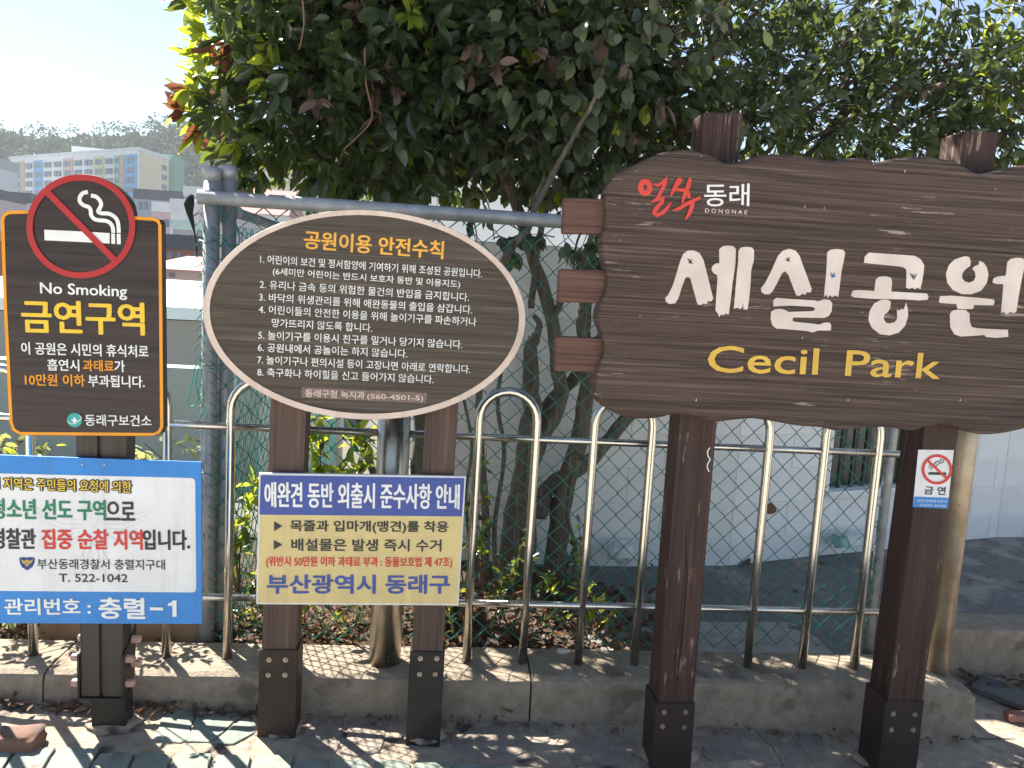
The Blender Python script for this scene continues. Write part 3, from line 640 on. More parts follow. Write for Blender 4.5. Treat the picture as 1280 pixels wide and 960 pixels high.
# ================================================================ OVAL RULES SIGN
OY = 2.40
oval = thing('oval_sign', 'oval brown park rules board with pale pink rim on two wooden posts', 'sign', (-.25, 2.45, 0))
def ell(cx, cy, a_, b_, tilt, Y, n=72):
    c0 = at(cx, cy, Y); ex = (at(cx+50, cy, Y)-at(cx-50, cy, Y)).length/100; out = []
    A_ = Vector(xz(cx+a_*math.cos(tilt), cy+a_*math.sin(tilt), Y)); B_ = Vector(xz(cx-b_*math.sin(-tilt), cy-b_, Y)); c2 = Vector((c0.x, c0.z))
    L_ = Vector(xz(cx-a_*math.cos(tilt), cy-a_*math.sin(tilt), Y)); D_ = Vector(xz(cx+b_*math.sin(-tilt), cy+b_, Y))
    U_, V_, c2 = (A_-L_)/2, (B_-D_)/2, (A_+L_+B_+D_)/4
    return [tuple(c2+U_*math.cos(2*math.pi*i/n)+V_*math.sin(2*math.pi*i/n)) for i in range(n)]
tilt = rad(2.6)
outer = ell(457, 394.5, 202, 131, tilt, OY); inner = ell(457, 393.9, 193.6, 124, tilt, OY)
MB().prism(ell(457, 394, 194, 125, tilt, OY), OY+.004, OY+.036, 0).build('board', M_oval, oval)
mr = MB(); n = len(outer)
for i in range(n):
    j = (i+1) % n; a0, a1, b0, b1 = outer[i], outer[j], inner[i], inner[j]
    f0, f1 = (a0[0]*.93+b0[0]*.07, a0[1]*.93+b0[1]*.07), (a1[0]*.93+b1[0]*.07, a1[1]*.93+b1[1]*.07)
    mr.add([q3(a0, OY+.030), q3(a1, OY+.030), q3(a1, OY+.003), q3(a0, OY+.003), q3(f0, OY), q3(f1, OY), q3(b0, OY), q3(b1, OY), q3(b0, OY+.03), q3(b1, OY+.03)],
           [(0, 1, 2, 3), (3, 2, 5, 4), (4, 5, 7, 6), (6, 7, 9, 8), (8, 9, 1, 0)])
mr.build('rim', M_rim, oval)
TY = OY+.004
text('공원이용 안전수칙', 380, 310.5, 553.5, 323.8, 22.5, TY, M_orange_t, oval, .030, 1)
for s, x0, y0, x1, y1, h in (
    ('1. 어린이의 보건 및 정서함양에 기여하기 위해 조성된 공원입니다.', 325.2, 329, 602.2, 347.4, 11), ('(6세미만 어린이는 반드시 보호자 동반 및 이용지도)', 341, 345, 574.8, 361.4, 11),
    ('2. 유리나 금속 등의 위험한 물건의 반입을 금지합니다.', 324.7, 360.5, 586, 377, 11), ('3. 바닥의 위생관리를 위해 애완동물의 출입을 삼갑니다.', 324, 376.5, 590, 392.6, 11),
    ('4. 어린이들의 안전한 이용을 위해 놀이기구를 파손하거나', 323.5, 391.8, 595, 407.8, 11), ('망가뜨리지 않도록 합니다.', 339.8, 408.8, 465, 415.4, 11),
    ('5. 놀이기구를 이용시 친구를 밀거나 당기지 않습니다.', 323, 424, 577.7, 436, 11), ('6. 공원내에서 공놀이는 하지 않습니다.', 322.3, 439.4, 509, 447.6, 11),
    ('7. 놀이기구나 편의시설 등이 고장나면 아래로 연락합니다.', 321.7, 454.8, 587.6, 467, 11), ('8. 축구화나 하이힐을 신고 들어가지 않습니다.', 321.7, 470.2, 541.9, 479.6, 11)):
    text(s, x0, y0, x1, y1, h, TY, M_white, oval, .010, 1, res=2)
flat('plate', [(377, 484), (533.8, 491.2), (532.6, 503.9), (377, 496.6)], TY, M_plaque, oval, 1)
text('동래구청 녹지과', 381.7, 495.8, 456, 498.6, 9.5, TY, M_rim, oval, .03, 3)
text('(560-4501-5)', 459, 500, 528.7, 502.4, 8, TY, M_rim, oval, .03, 3)
pane_post((340, 440), (386, 442), (366, 917), (323, 917), 2.45, .085, 812, oval, M_post2, M_rust, [(336.5, 824.5), (357, 824.5), (335.5, 843.5), (356.5, 843.5)])
pane_post((536, 440), (577, 442), (547, 926), (508.5, 925), 2.45, .085, 814, oval, M_post2, M_black, [(525.5, 823), (546, 823), (524.5, 842.5), (544, 842.5)])

# ================================================================ YELLOW DOG RULES SIGN
DY = 2.425
dog = thing('notice_board', 'yellow notice board with deep blue header fixed low across two brown posts', 'sign', at(450, 755, DY))
quad = [(323.6, 591.4), (582.6, 595.5), (573.2, 757), (320, 755.5)]
MB().prism([xz(x_, y_, DY) for x_, y_ in quad], DY, DY+.012, 0, .002).build('panel', M_sheet, dog)
flat('printed_field', [(325.4, 643.2), (578.6, 645.2), (571.6, 754.8), (321.8, 753.4)], DY, M_cream_s, dog, 1)
flat('printed_header', [(326, 593.8), (580.6, 597.6), (577.4, 645.4), (324.6, 643.2)], DY, M_blue_d, dog, 2)
Q = lambda x_, y_: (310+x_/4.571, 580+y_/4.571)
def qtext(s, x0, y0, x1, y1, h, mat, bold=.02, lv=3): text(s, *Q(x0, y0), *Q(x1, y1), h/4.571, DY, mat, dog, bold, lv)
qtext('애완견 동반 외출시 준수사항 안내', 98, 244, 1205, 256, 143, M_white, .022, 4)
for t_ in ([(150, 327), (197, 354), (150, 383)], [(148, 433), (197, 460), (148, 488)]): flat('arrow_mark', [Q(*p) for p in t_], DY, M_dark_t, dog, 3)
qtext('목줄과 입마개(맹견)를 착용', 243, 392, 1143, 398, 72, M_dark_t, .028)
qtext('배설물은 발생 즉시 수거', 250, 494, 1103, 498, 68, M_dark_t, .028)
qtext('(위반시 50만원 이하 과태료 부과 : 동물보호법 제 47조)', 105, 592, 1165, 596, 66, M_red_t, .022)
qtext('부산광역시 동래구', 112, 738, 1150, 738, 106, M_blue_d, .038)

# ================================================================ LEFT POST AND ITS SIGNS
LY = 2.40
nos = thing('smoking_sign', 'dark no smoking board with red circle on top and orange border', 'sign', at(110, 540, LY))
S1 = lambda x_, y_: (x_/2.665, 200+y_/2.665)
arc = [(271.5+184*math.cos(rad(a_)), 221.5+175*math.sin(rad(a_))) for a_ in range(-18, -164, -6)]
bo = [(92, 172), (20, 172), (3, 195), (12, 470), (35, 890), (60, 918), (520, 920), (545, 893), (538, 212), (520, 194), (448, 189)]
bpoly = [S1(*p) for p in [(30, 169), (12, 176), (3, 195), (12, 470), (32, 880), (42, 905), (65, 918), (515, 921), (538, 912), (547, 890), (540, 215), (533, 198), (515, 192), (446, 188)]+arc[1:-1]+[(96, 168)]]
MB().prism([xz(x_, y_, LY) for x_, y_ in bpoly], LY, LY+.03, 0, .003).build('board', M_rule, nos)
bd = ([(97, 173), (30, 175), (14, 184), (9, 200), (17, 460), (37, 872), (46, 898), (68, 911), (512, 914), (530, 906), (539, 888), (533, 218), (527, 204), (512, 197), (448, 193)])
strokes('border', [([S1(*p) for p in bd], 4.2)], LY, M_orange, nos, 1)
strokes('cigarette', [([S1(149, 250), S1(258, 255), S1(366, 261)], 13.6), ([S1(371.5, 262), S1(384, 262.6)], 13.2), ([S1(390, 263), S1(403, 263.6)], 13.2)], LY, M_white, nos, 2, caps=False)
strokes('smoke_line', [([S1(*p) for p in smooth([(294, 107), (277, 111), (267, 125), (268, 140), (280, 151), (296, 157), (303, 167), (305, 184), (316, 197), (332, 201), (354, 203), (369, 211), (377, 226), (378, 243)], 3)], 5.0),
        ([S1(*p) for p in smooth([(304, 119), (322, 123), (335, 137), (338, 150), (333, 162), (328, 173), (342, 178), (363, 179), (381, 188), (392, 202), (396, 222), (397, 243)], 3)], 5.0)], LY, M_white, nos, 3, caps=False)
strokes('prohibition_ring', [([S1(*p) for p in ring(271.5, 221.5, 171, 163, n=64)], 7.8), ([S1(152, 100), S1(390, 340)], 8.2)], LY, M_red, nos, 5, caps=False)
text('No Smoking', 51, 370.8, 159, 375, 17.8, LY, M_white, nos, .022, 2)
text('금연구역', 29, 415, 180.5, 418.8, 40, LY, M_yellow, nos, .030, 2)
text('이 공원은 시민의 휴식처로', 27.4, 442.6, 185.7, 446.8, 15.2, LY, M_white, nos, .022, 2)
text('흡연시', 60, 463, 99.4, 463.8, 14.4, LY, M_white, nos, .022, 2); text('과태료', 104.3, 463.8, 142.6, 464.8, 14.4, LY, M_orange, nos, .022, 2); text('가', 143.7, 464.8, 156.5, 465, 14.4, LY, M_white, nos, .022, 2)
text('10만원 이하', 32, 481.6, 106.6, 483, 14.6, LY, M_orange, nos, .022, 2); text('부과됩니다.', 111, 483, 181, 484.6, 14.6, LY, M_white, nos, .022, 2)
text('동래구보건소', 107, 532, 189.5, 532.8, 14, LY, M_white, nos, .018, 2)
strokes('logo_disc', [(ring(93.4, 525, 4.7, 4.5, n=24), 9.4)], LY, M_teal, nos, 2)
strokes('logo_cross', [([(90, 525.3), (97, 525.5)], 2.4), ([(93.6, 521.5), (93.5, 529.3)], 2.4), ([(85.4, 526), (87, 529), (92, 529.6), (99, 526.5), (102.3, 521.6), (99, 519)], .9)], LY, M_white, nos, 3, caps=False)

pol = thing('patrol_sign', 'blue and white police patrol zone board fixed below the no smoking board', 'sign', at(110, 778, LY+.01))
BY = 2.405
MB().prism([xz(x_, y_, BY) for x_, y_ in [(-62, 566.5), (251.5, 577.5), (252.5, 780), (-62, 779)]], BY, BY+.006, 0, .001).build('panel', M_blue_s, pol)
wq = round_poly([xz(x_, y_, BY) for x_, y_ in [(-52, 590.5), (244, 597.5), (245.5, 740.5), (-52, 738)]], .015)
flat('printed_field', wq, BY, M_sheet, pol, 1, raw=True)
text('이 지역은 주민들의 요청에 의한', -10.3, 611, 164.5, 616, 15, BY, M_dark_t, pol, .13, 2)
text('이 지역은 주민들의 요청에 의한', -10.3, 611, 164.5, 616, 15, BY, M_yellow, pol, .012, 3.6)
text('청소년 선도 구역', -9.5, 648, 132.4, 650, 25, BY, M_green_t, pol, .034, 3); text('으로', 134, 650, 168.8, 650.3, 23, BY, M_dark_t, pol, .034, 3)
text('경찰관', -9, 685.4, 44.9, 685.8, 25, BY, M_dark_t, pol, .034, 3); text('집중 순찰 지역', 53.6, 685.8, 178.2, 686.6, 24.5, BY, M_red_t, pol, .034, 3); text('입니다.', 179.6, 686.6, 237.3, 687, 24.5, BY, M_dark_t, pol, .034, 3)
text('부산동래경찰서 충렬지구대', 47.4, 711, 206.4, 712, 12.8, BY, M_dark_t, pol, .012, 3)
text('T. 522-1042', 74.5, 727, 159.8, 727.4, 10, BY, M_dark_t, pol, .02, 3)
text('관리번호 :', 6.8, 768, 113.5, 768, 20, BY, M_white, pol, .03, 2); text('충렬', 124.5, 772.6, 181, 773, 25.5, BY, M_white, pol, .038, 2); strokes('lettering', [([(187.5, 760.5), (204.5, 760.8)], 4.0)], BY, M_white, pol, 3, caps=False); flat('lettering', [(210.3, 753.8), (214.2, 752.6), (216.2, 750.2), (220.9, 750.2), (221.2, 770.6), (216, 770.6), (215.8, 756.8), (210.5, 757.2)], BY, M_white, pol, 3)
# shield emblem with a gold eagle
sh = [(24.5, 697), (29, 696.2), (34, 696.8), (39, 696.2), (43.8, 697), (43.6, 703), (41, 708.5), (34.3, 713), (27.5, 708.5), (24.9, 703)]
flat('emblem', sh, BY, M_navy, pol, 2)
flat('emblem_eagle', [(26.5, 698.6), (31, 701), (34.2, 698.8), (37.4, 701), (42, 698.6), (40, 703), (36.5, 704.6), (35.8, 708), (34.2, 706.6), (32.6, 708), (32, 704.6), (28.5, 703)], BY, M_gold, pol, 3)
flat('emblem_eye', [(33, 702), (35.4, 702), (35.4, 704), (33, 704)], BY, M_red_t, pol, 4)
# faint eagle printed behind the text
gh = []
for sgn in (-1, 1):
    for k in range(5):
        gh.append(([(117+sgn*(10+k*2), 650+k*5), (117+sgn*(38-k), 648+k*7), (117+sgn*(62-k*5), 640+k*8), (117+sgn*(82-k*9), 628+k*11)], [.8, .9, .9, .5]))
    gh.append(([(117+sgn*6, 676), (117+sgn*18, 700), (117+sgn*34, 716)], [1, 1, .6])); gh.append(([(117+sgn*3, 678), (117+sgn*9, 704), (117+sgn*18, 722)], [1, 1, .6]))
gh.append((ring(117, 694, 13, 13, n=24), .9)); gh.append(([(110, 640), (117, 633), (124, 640), (122, 650), (117, 660)], 1))
strokes('faded_emblem', gh, BY, M_ghost, pol, 1.4, caps=False)

# what stood printed as figures is left out; nails at the top
for x_ in (103, 131):
    m_ = MB(); c = at(x_, 580.5, BY); m_.tube([c, c+Vector((0, -.003, 0))], .003, 8); m_.build('nail', M_bolt, pol)

lp = thing('sign_post', 'dark brown double board post with black side plates and copper bolt caps', 'post', (at(135, 905, 2.46).x, 2.46, 0))
PY = 2.425
for TL, TR, BR, BL in (((92, 430), (121, 430), (124.6, 871), (101, 871)), ((124, 430), (161, 430), (151.8, 871.5), (128, 871.5))):
    o = post_prism(TL, TR, BR, BL, PY, .07).build('board', M_brownplastic, lp); bevel_mesh(o, .004)
o = post_prism((121, 430), (126, 430), (128.6, 868), (124, 868), PY+.008, .06).build('spacer', M_black, lp)
o = post_prism((112, 860), (156, 860), (157, 925), (115, 925), 2.46, .065).build('shoe', M_black, lp); bevel_mesh(o, .004)
for sx in (-1, 1):
    xa = at(98.5 if sx < 0 else 153.5, 840, PY).x
    m_ = MB(); z0, z1 = at(120, 872, PY).z-.004, at(120, 817 if sx < 0 else 818, PY).z
    pr = [(PY-.004, z0), (PY+.085, z0+.04), (PY+.1, z1+.06), (PY+.04, z1+.02), (PY-.004, z1)]
    m_.add([(xa-.0035, y_, z_) for y_, z_ in pr]+[(xa+.0035, y_, z_) for y_, z_ in pr], [(0, 1, 2, 3, 4), (9, 8, 7, 6, 5)]+[(i, 5+i, 5+(i+1) % 5, (i+1) % 5) for i in range(5)])
    m_.build('side_plate', M_black, lp)
    for (yy, zz) in ((PY+.018, z1-.022), (PY+.018, z0+.045), (PY+.066, z1+.022), (PY+.066, z0+.088)):
        c = Vector((xa+sx*.004, yy, zz)); m_ = MB(); m_.tube([c, c+Vector((sx*.008, 0, 0)), c+Vector((sx*.022, 0, 0)), c+Vector((sx*.027, 0, 0))], [.0135, .0135, .0125, .008], 8, smooth=False); m_.build('bolt_cap', M_copper, lp)
m_ = MB(); z0, z1 = at(120, 874, PY).z, at(120, 869, PY).z
m_.box(((at(98, 871, PY).x+at(154.5, 871, PY).x)/2, PY+.03, (z0+z1)/2-.003), ((at(154.5, 871, PY)-at(98, 871, PY)).length, .075, .006)); m_.build('base_plate', M_black, lp)

# ================================================================ WHITE BLOCK WALLS BEHIND
wallT = thing('block_wall', 'white painted concrete block wall of the house behind the trees', 'wall', (1.6, 4.0, 0))
def blockwall(p0, p1, z0, ztop, par, hole=None, th=.15, bw=.39, bh=.195, back=1):
    d = Vector((p1[0]-p0[0], p1[1]-p0[1], 0)); L = d.length; d.normalize(); nrm = Vector((d.y, -d.x, 0))  # towards camera
    core = MB()
    def slab(a, b, za, zb):
        P = [Vector((p0[0], p0[1], 0))+d*t for t in (a, b)]; Qn = [p-nrm*th for p in P]
        core.hexa([P[0]+Vector((0, 0, za)), P[1]+Vector((0, 0, za)), Qn[1]+Vector((0, 0, za)), Qn[0]+Vector((0, 0, za)), P[0]+Vector((0, 0, zb)), P[1]+Vector((0, 0, zb)), Qn[1]+Vector((0, 0, zb)), Qn[0]+Vector((0, 0, zb))])
    if hole:
        a, b, za, zb = hole; slab(0, a, z0, ztop); slab(b, L, z0, ztop); slab(a, b, z0, za); slab(a, b, zb, ztop)
    else: slab(0, L, z0, ztop)
    core.build('wall_core', M_wall, par, keep=False)
    g = .004; meshes = {}; r_ = 0; z = z0+.0
    while z < ztop-.02:
        zb = min(z+bh, ztop); s = 0.0 if r_ % 2 else -bw/2; 
        while s < L-.01:
            a, b = max(0, s), min(L, s+bw)
            segs = [(a, b)]
            if hole and zb > hole[2]+.01 and z < hole[3]-.01:
                segs = [(a, min(b, hole[0])), (max(a, hole[1]), b)]
            for (a2, b2) in segs:
                if b2-a2 < .03: continue
                key = (round(b2-a2, 3), round(zb-z, 3))
                if key not in meshes:
                    w, h = b2-a2-g, zb-z-g; e = .004; t = .004
                    me = bpy.data.meshes.new('block'); me.from_pydata([(-w/2, 0, -h/2), (w/2, 0, -h/2), (w/2, 0, h/2), (-w/2, 0, h/2), (-w/2+e, -t, -h/2+e), (w/2-e, -t, -h/2+e), (w/2-e, -t, h/2-e), (-w/2+e, -t, h/2-e)], [],
                        [(4, 5, 6, 7), (0, 1, 5, 4), (1, 2, 6, 5), (2, 3, 7, 6), (3, 0, 4, 7)]); me.materials.append(M_wallb); meshes[key] = me
                o = bpy.data.objects.new('block', meshes[key]); link(o)
                c = Vector((p0[0], p0[1], 0))+d*((a2+b2)/2)+Vector((0, 0, (z+zb)/2)); c += nrm*.0005
                o.location = c; o.rotation_euler = (0, 0, math.atan2(d.y, d.x)); adopt(o, par)
            s += bw
        z += bh; r_ += 1
M_wallb = M_wall
WZ0, WZ1 = .03, 1.76
blockwall((.02, 3.93), (1.60, 4.0), WZ0, WZ1, wallT)
w2a, w2b = (1.60, 4.0), (3.72, 4.72)
L2 = math.hypot(w2b[0]-w2a[0], w2b[1]-w2a[1])
def on_w2(px, py):
    d = ray(px, py); dx, dy = (w2b[0]-w2a[0])/L2, (w2b[1]-w2a[1])/L2
    # EYE ray meets the wall plane
    t = (w2a[0]*dy-w2a[1]*dx)/(d.x*dy-d.y*dx); p = Vector((0, 0, EYE))+d*t; return (p.x-w2a[0])*dx+(p.y-w2a[1])*dy, p.z
ha, hz = on_w2(1036, 612); hb, _z = on_w2(1140, 612)
blockwall(w2a, w2b, WZ0, WZ1, wallT, hole=(ha, hb, hz, hz+.55))
blockwall((3.72, 4.72), (7.5, 4.95), WZ0, WZ1, wallT)
# dark window set into the wall
win = MB(); dd = Vector(((w2b[0]-w2a[0])/L2, (w2b[1]-w2a[1])/L2, 0)); nn = Vector((dd.y, -dd.x, 0)); O = Vector((*w2a, 0))
M_glass = mottled('dark_window_glass', (.02, .035, .03), (.05, .075, .06), 6, .2, 5, .02, spec=.6)
P = [O+dd*ha-nn*.07, O+dd*hb-nn*.07]
m_ = MB(); m_.add([P[0]+Vector((0, 0, hz)), P[1]+Vector((0, 0, hz)), P[1]+Vector((0, 0, hz+.55)), P[0]+Vector((0, 0, hz+.55))], [(0, 1, 2, 3)])
wo = m_.build('window', M_glass, wallT)
nb = 7
for k in range(nb+1):
    c = O+dd*(ha+(hb-ha)*k/nb)-nn*.03; m_ = MB(); m_.box(c+Vector((0, 0, hz+.275)), (.018, .018, .55), 0, math.atan2(dd.y, dd.x)); b_ = m_.build('window_bar', mottled('window_bar_paint', (.03, .05, .04), (.07, .1, .08), 10, .6) if k == 0 else bpy.data.materials['window_bar_paint'], wo)
m_ = MB(); m_.box(O+dd*(ha+hb)/2+nn*.012+Vector((0, 0, hz-.02)), (hb-ha+.06, .05, .035), 0, math.atan2(dd.y, dd.x)); m_.build('sill', M_wall, wallT)
# taller white house farther back
hb_ = thing('house', 'plain white house rising behind the block wall and the trees', 'house', (3, 9, -.3))
m_ = MB(); m_.box((3.2, 11, 1.3), (7.6, 4, 3.6)); m_.build('wall', M_wall, hb_)
m_ = MB(); m_.box((3.2, 10.98, 3.19), (7.9, 4.3, .16)); m_.build('roof', M_wall, hb_)

# ================================================================ LEAVES
LEAF8 = np.array([(0, 0, 0), (-.30, .17, .035), (0, .19, -.02), (.30, .17, .035), (-.49, .43, .03), (0, .45, -.05), (.49, .43, .03), (-.36, .74, -.02), (0, .75, -.10), (.36, .74, -.02), (.02, 1, -.17)])
LF = [(0, 2, 1), (0, 3, 2), (1, 2, 5, 4), (2, 3, 6, 5), (4, 5, 8, 7), (5, 6, 9, 8), (7, 8, 10), (8, 9, 10)]
def frames(n, dirs, rng, flop=.9):
    d = dirs/np.linalg.norm(dirs, axis=1, keepdims=True); up = np.tile([0, 0, 1.], (n, 1))+rng.normal(size=(n, 3))*flop
    xx = np.cross(d, up); xx /= np.linalg.norm(xx, axis=1, keepdims=True)+1e-9; zz = np.cross(xx, d); return xx, d, zz
def leaf_arrays(pos, dirs, length, width, rng, flop=.9):
    n = len(pos); xx, yy, zz = frames(n, dirs, rng, flop); T = LEAF8
    V = pos[:, None, :]+(T[None, :, 0:1]*(width[:, None, None]))*xx[:, None, :]+(T[None, :, 1:2]*length[:, None, None])*yy[:, None, :]+(T[None, :, 2:3]*length[:, None, None])*zz[:, None, :]
    return V, (xx, yy, zz)
def merged_leaves(name, V, mi, mats, parent=None, **kw):
    n = len(V); me = bpy.data.meshes.new(name); verts = V.reshape(-1, 3)
    me.vertices.add(len(verts)); me.vertices.foreach_set('co', verts.ravel())
    tris = np.array([(0, 2, 1), (0, 3, 2), (1, 2, 5), (1, 5, 4), (2, 3, 6), (2, 6, 5), (4, 5, 8), (4, 8, 7), (5, 6, 9), (5, 9, 8), (7, 8, 10), (8, 9, 10)])
    F = (tris[None]+(np.arange(n)*11)[:, None, None]).reshape(-1)
    nf = len(F)//3; me.loops.add(len(F)); me.loops.foreach_set('vertex_index', F.astype(np.int32)); me.polygons.add(nf)
    me.polygons.foreach_set('loop_start', np.arange(0, len(F), 3, dtype=np.int32)); me.polygons.foreach_set('loop_total', np.full(nf, 3, dtype=np.int32))
    me.polygons.foreach_set('material_index', np.repeat(mi, 12).astype(np.int32)); me.polygons.foreach_set('use_smooth', np.ones(nf, dtype=bool))
    for m in mats: me.materials.append(m)
    me.update(calc_edges=True); me.validate()
    o = bpy.data.objects.new(name, me); link(o)
    if parent: adopt(o, parent)
    return tag(o, **kw) if kw else o
def leaf_objects(pos, fr, length, width, mi, mats, parent, idx):
    tmpl = {}
    xx, yy, zz = fr
    for i in idx:
        m = int(mi[i])
        if m not in tmpl:
            me = bpy.data.meshes.new('leaf'); me.from_pydata([tuple(v) for v in LEAF8], [], LF); me.materials.append(mats[m])
            me.polygons.foreach_set('use_smooth', [True]*len(LF)); tmpl[m] = me
        o = bpy.data.objects.new('leaf', tmpl[m]); link(o); w, l = width[i], length[i]
        M_ = Matrix(((xx[i][0]*w, yy[i][0]*l, zz[i][0]*l, pos[i][0]), (xx[i][1]*w, yy[i][1]*l, zz[i][1]*l, pos[i][1]), (xx[i][2]*w, yy[i][2]*l, zz[i][2]*l, pos[i][2]), (0, 0, 0, 1)))
        o.parent = parent; o.matrix_parent_inverse = Matrix.Translation(-Vector(parent.location)); o.matrix_basis = M_
camF, camR, camU = np.array(_f), np.array(_r), np.array(_u)
def projn(P):
    d = P-np.array([0, 0, EYE]); z = d@camF; return 640+FPX*(d@camR)/z, 480-FPX*(d@camU)/z, z
def foliage(parent, centres, outward, rng, size, ratio, per, mats, probs, spread=1., droop=.35, flop=.9, nobj=300, twigs=True, zone=None, matfn=None, twig_mat=None, stem=.07):
    n = len(centres); k = rng.integers(per[0], per[1]+1, n); ci = np.repeat(np.arange(n), k); tot = len(ci)
    axis = outward/(np.linalg.norm(outward, axis=1, keepdims=True)+1e-9); rnd = rng.normal(size=(tot, 3)); rnd /= np.linalg.norm(rnd, axis=1, keepdims=True)
    A_ = axis[ci]; dirs = rnd*spread+A_*.75; dirs[:, 2] -= droop; t = rng.random(tot)[:, None]
    pos = centres[ci]+A_*stem*(t-.3)+rnd*.006
    length = size*rng.uniform(.45, 1.28, tot); width = length*ratio*rng.uniform(.85, 1.15, tot)
    base = rng.choice(len(mats), n, p=probs) if matfn is None else matfn(centres, rng); mi = base[ci]
    V, fr = leaf_arrays(pos, dirs, length, width, rng, flop)
    px, py, dep = projn(pos); ok = (px > -10) & (px < 1290) & (py > -10) & (py < 960)
    if zone is not None: ok &= zone(px, py)
    score = np.where(ok, dep-length*4, 1e9); order = np.argsort(score)[:nobj]; order = [i for i in order if score[i] < 1e8]
    leaf_objects(pos, fr, length, width, mi, mats, parent, order)
    rest = np.ones(tot, bool); rest[order] = False
    o = merged_leaves('crown', V[rest], mi[rest], mats, parent); o['kind'] = 'stuff'
    if twigs:
        mb = MB()
        for i in range(0, n, 2):
            c = Vector(centres[i]); a = Vector(axis[i]); p0 = c-a*.16+Vector(rng.normal(size=3)*.02); mb.tube([p0, c-a*.06, c+a*stem*.9], [.0035, .0026, .001], 3, cap=False)
        o = mb.build('twigs', twig_mat or M_bark_d, parent, keep=True); o['kind'] = 'stuff'

def limb(par, pts, r0, r1, mat, name='limb', seed=0, n=9):
    P = smooth([tuple(p) for p in pts], 5); m = len(P); r_ = random.Random(seed)
    R = [r0+(r1-r0)*i/(m-1) for i in range(m)]; R = [x*(1+.16*noise.noise(Vector((i*.55, seed*3.1, 0)))) for i, x in enumerate(R)]
    P = [Vector(p)+Vector((noise.noise(Vector((i*.4, seed, 1))), noise.noise(Vector((i*.4, seed, 7))), 0))*r0*.25 for i, p in enumerate(P)]
    return MB().tube(P, R, n).build(name, mat, par)
def pxlimb(par, pts, wpx0, wpx1, Y, mat, name='limb', seed=0, Y1=None):
    m = len(pts); Ys = [Y+((Y1 or Y)-Y)*i/(m-1) for i in range(m)]
    P = [at(x_, y_, yy) for (x_, y_), yy in zip(pts, Ys)]; return limb(par, P, wpx0/2*Y/FPX, wpx1/2*(Y1 or Y)/FPX, mat, name, seed)

rng = np.random.default_rng(42)
def sample(region, n, rng):
    """region(px,py)->weight on the photograph's plane is not used: the crown is a volume of overlapping ellipsoids"""
    out = []; outw = []
    w = np.array([e[6] if len(e) > 6 else e[3]*e[4]*e[5] for e in region]); w = w/w.sum()
    for e, c in zip(region, rng.multinomial(n, w)):
        d = rng.normal(size=(c, 3)); d /= np.linalg.norm(d, axis=1, keepdims=True); r_ = rng.random(c)**(1/3.2)
        p = d*r_[:, None]*np.array(e[3:6])+np.array(e[:3]); out.append(p); outw.append(d*np.array([1, 1, .8])+np.array([0, -.25, .1]))
    return np.vstack(out), np.vstack(outw)

M_twig = paint('dry_twig', (.22, .11, .07), .8)
# --- left evergreen
t1 = thing('evergreen_tree', 'dense dark evergreen with yellow and reddish shoots at its left edge behind the fence', 'tree', (-.35, 3.55, .08))
for i, (pts, a, b, Y, Y1) in enumerate((([(503, 760), (500, 640), (494, 520), (482, 380), (476, 250), (474, 150), (470, 60)], 26, 12, 3.5, 3.45), ([(520, 760), (524, 600), (526, 525), (518, 400), (514, 258), (508, 160), (500, 60)], 24, 12, 3.5, 3.6),
        ([(482, 380), (420, 250), (370, 150), (300, 70)], 13, 6, 3.5, 3.5), ([(476, 250), (430, 150), (400, 50)], 10, 6, 3.45, 3.7), ([(503, 740), (470, 600), (450, 540), (440, 460), (400, 330)], 12, 6, 3.55, 3.7))):
    pxlimb(t1, pts, a, b, Y, M_bark, 'trunk' if i < 2 else 'branch', i, Y1)
reg1 = [(-.70, 3.45, 2.30, .42, .45, .42), (-.72, 3.4, 2.75, .42, .5, .42), (-.45, 3.4, 2.25, .45, .45, .42), (-.2, 3.4, 2.35, .4, .45, .40), (-.35, 3.5, 2.75, .55, .6, .45), (-.55, 3.9, 2.5, .55, .5, .6), (-.1, 3.9, 2.5, .5, .5, .6),
        (-.90, 3.3, 2.12, .18, .3, .17), (-.3, 3.7, 3.2, .7, .7, .45), (.1, 3.45, 2.45, .3, .4, .4)]
c1, o1 = sample(reg1, 3000, rng)
keep = c1[:, 2] > 1.78; px, py, _ = projn(c1); keep &= ~((px < 228) & (py > 0)); c1, o1 = c1[keep], o1[keep]
def mf1(c, rng):
    px, py, _ = projn(c); n = len(c); m = np.zeros(n, int); u = rng.random(n)
    edge = (px < 262); m[edge & (u < .72)] = 1; m[edge & (py > 120) & (py < 180) & (u > .88)] = 2
    m[~edge & (u < .02)] = 1; m[~edge & (u > .975)] = 3
    for a, b, r_, k in ((342, 70, 17, 1), (333, 114, 13, 1), (520, 22, 12, 1), (225, 135, 14, 2), (285, 65, 10, 2), (445, 20, 16, 3), (480, 100, 18, 3), (395, 130, 12, 3)):
        m[((px-a)**2+(py-b)**2 < r_*r_) & (c[:, 1] < 3.4)] = k
    return m
foliage(t1, c1, o1, rng, .086, .42, (5, 8), [M_leaf, M_leaf_y, M_leaf_r, M_leaf_b], None, matfn=mf1, zone=lambda x_, y_: y_ < 255, spread=.8)
for i, pts in enumerate(([(456, 60), (457, 102), (465, 146), (448, 170), (430, 187), (436, 193)], [(378, 0), (380, 30), (374, 62)], [(585, 250), (592, 275), (596, 300), (590, 325)], [(600, 230), (612, 262), (618, 300)])):
    pxlimb(t1, pts, 2.2, 1.4, 2.95, M_twig, 'twig', 60+i)
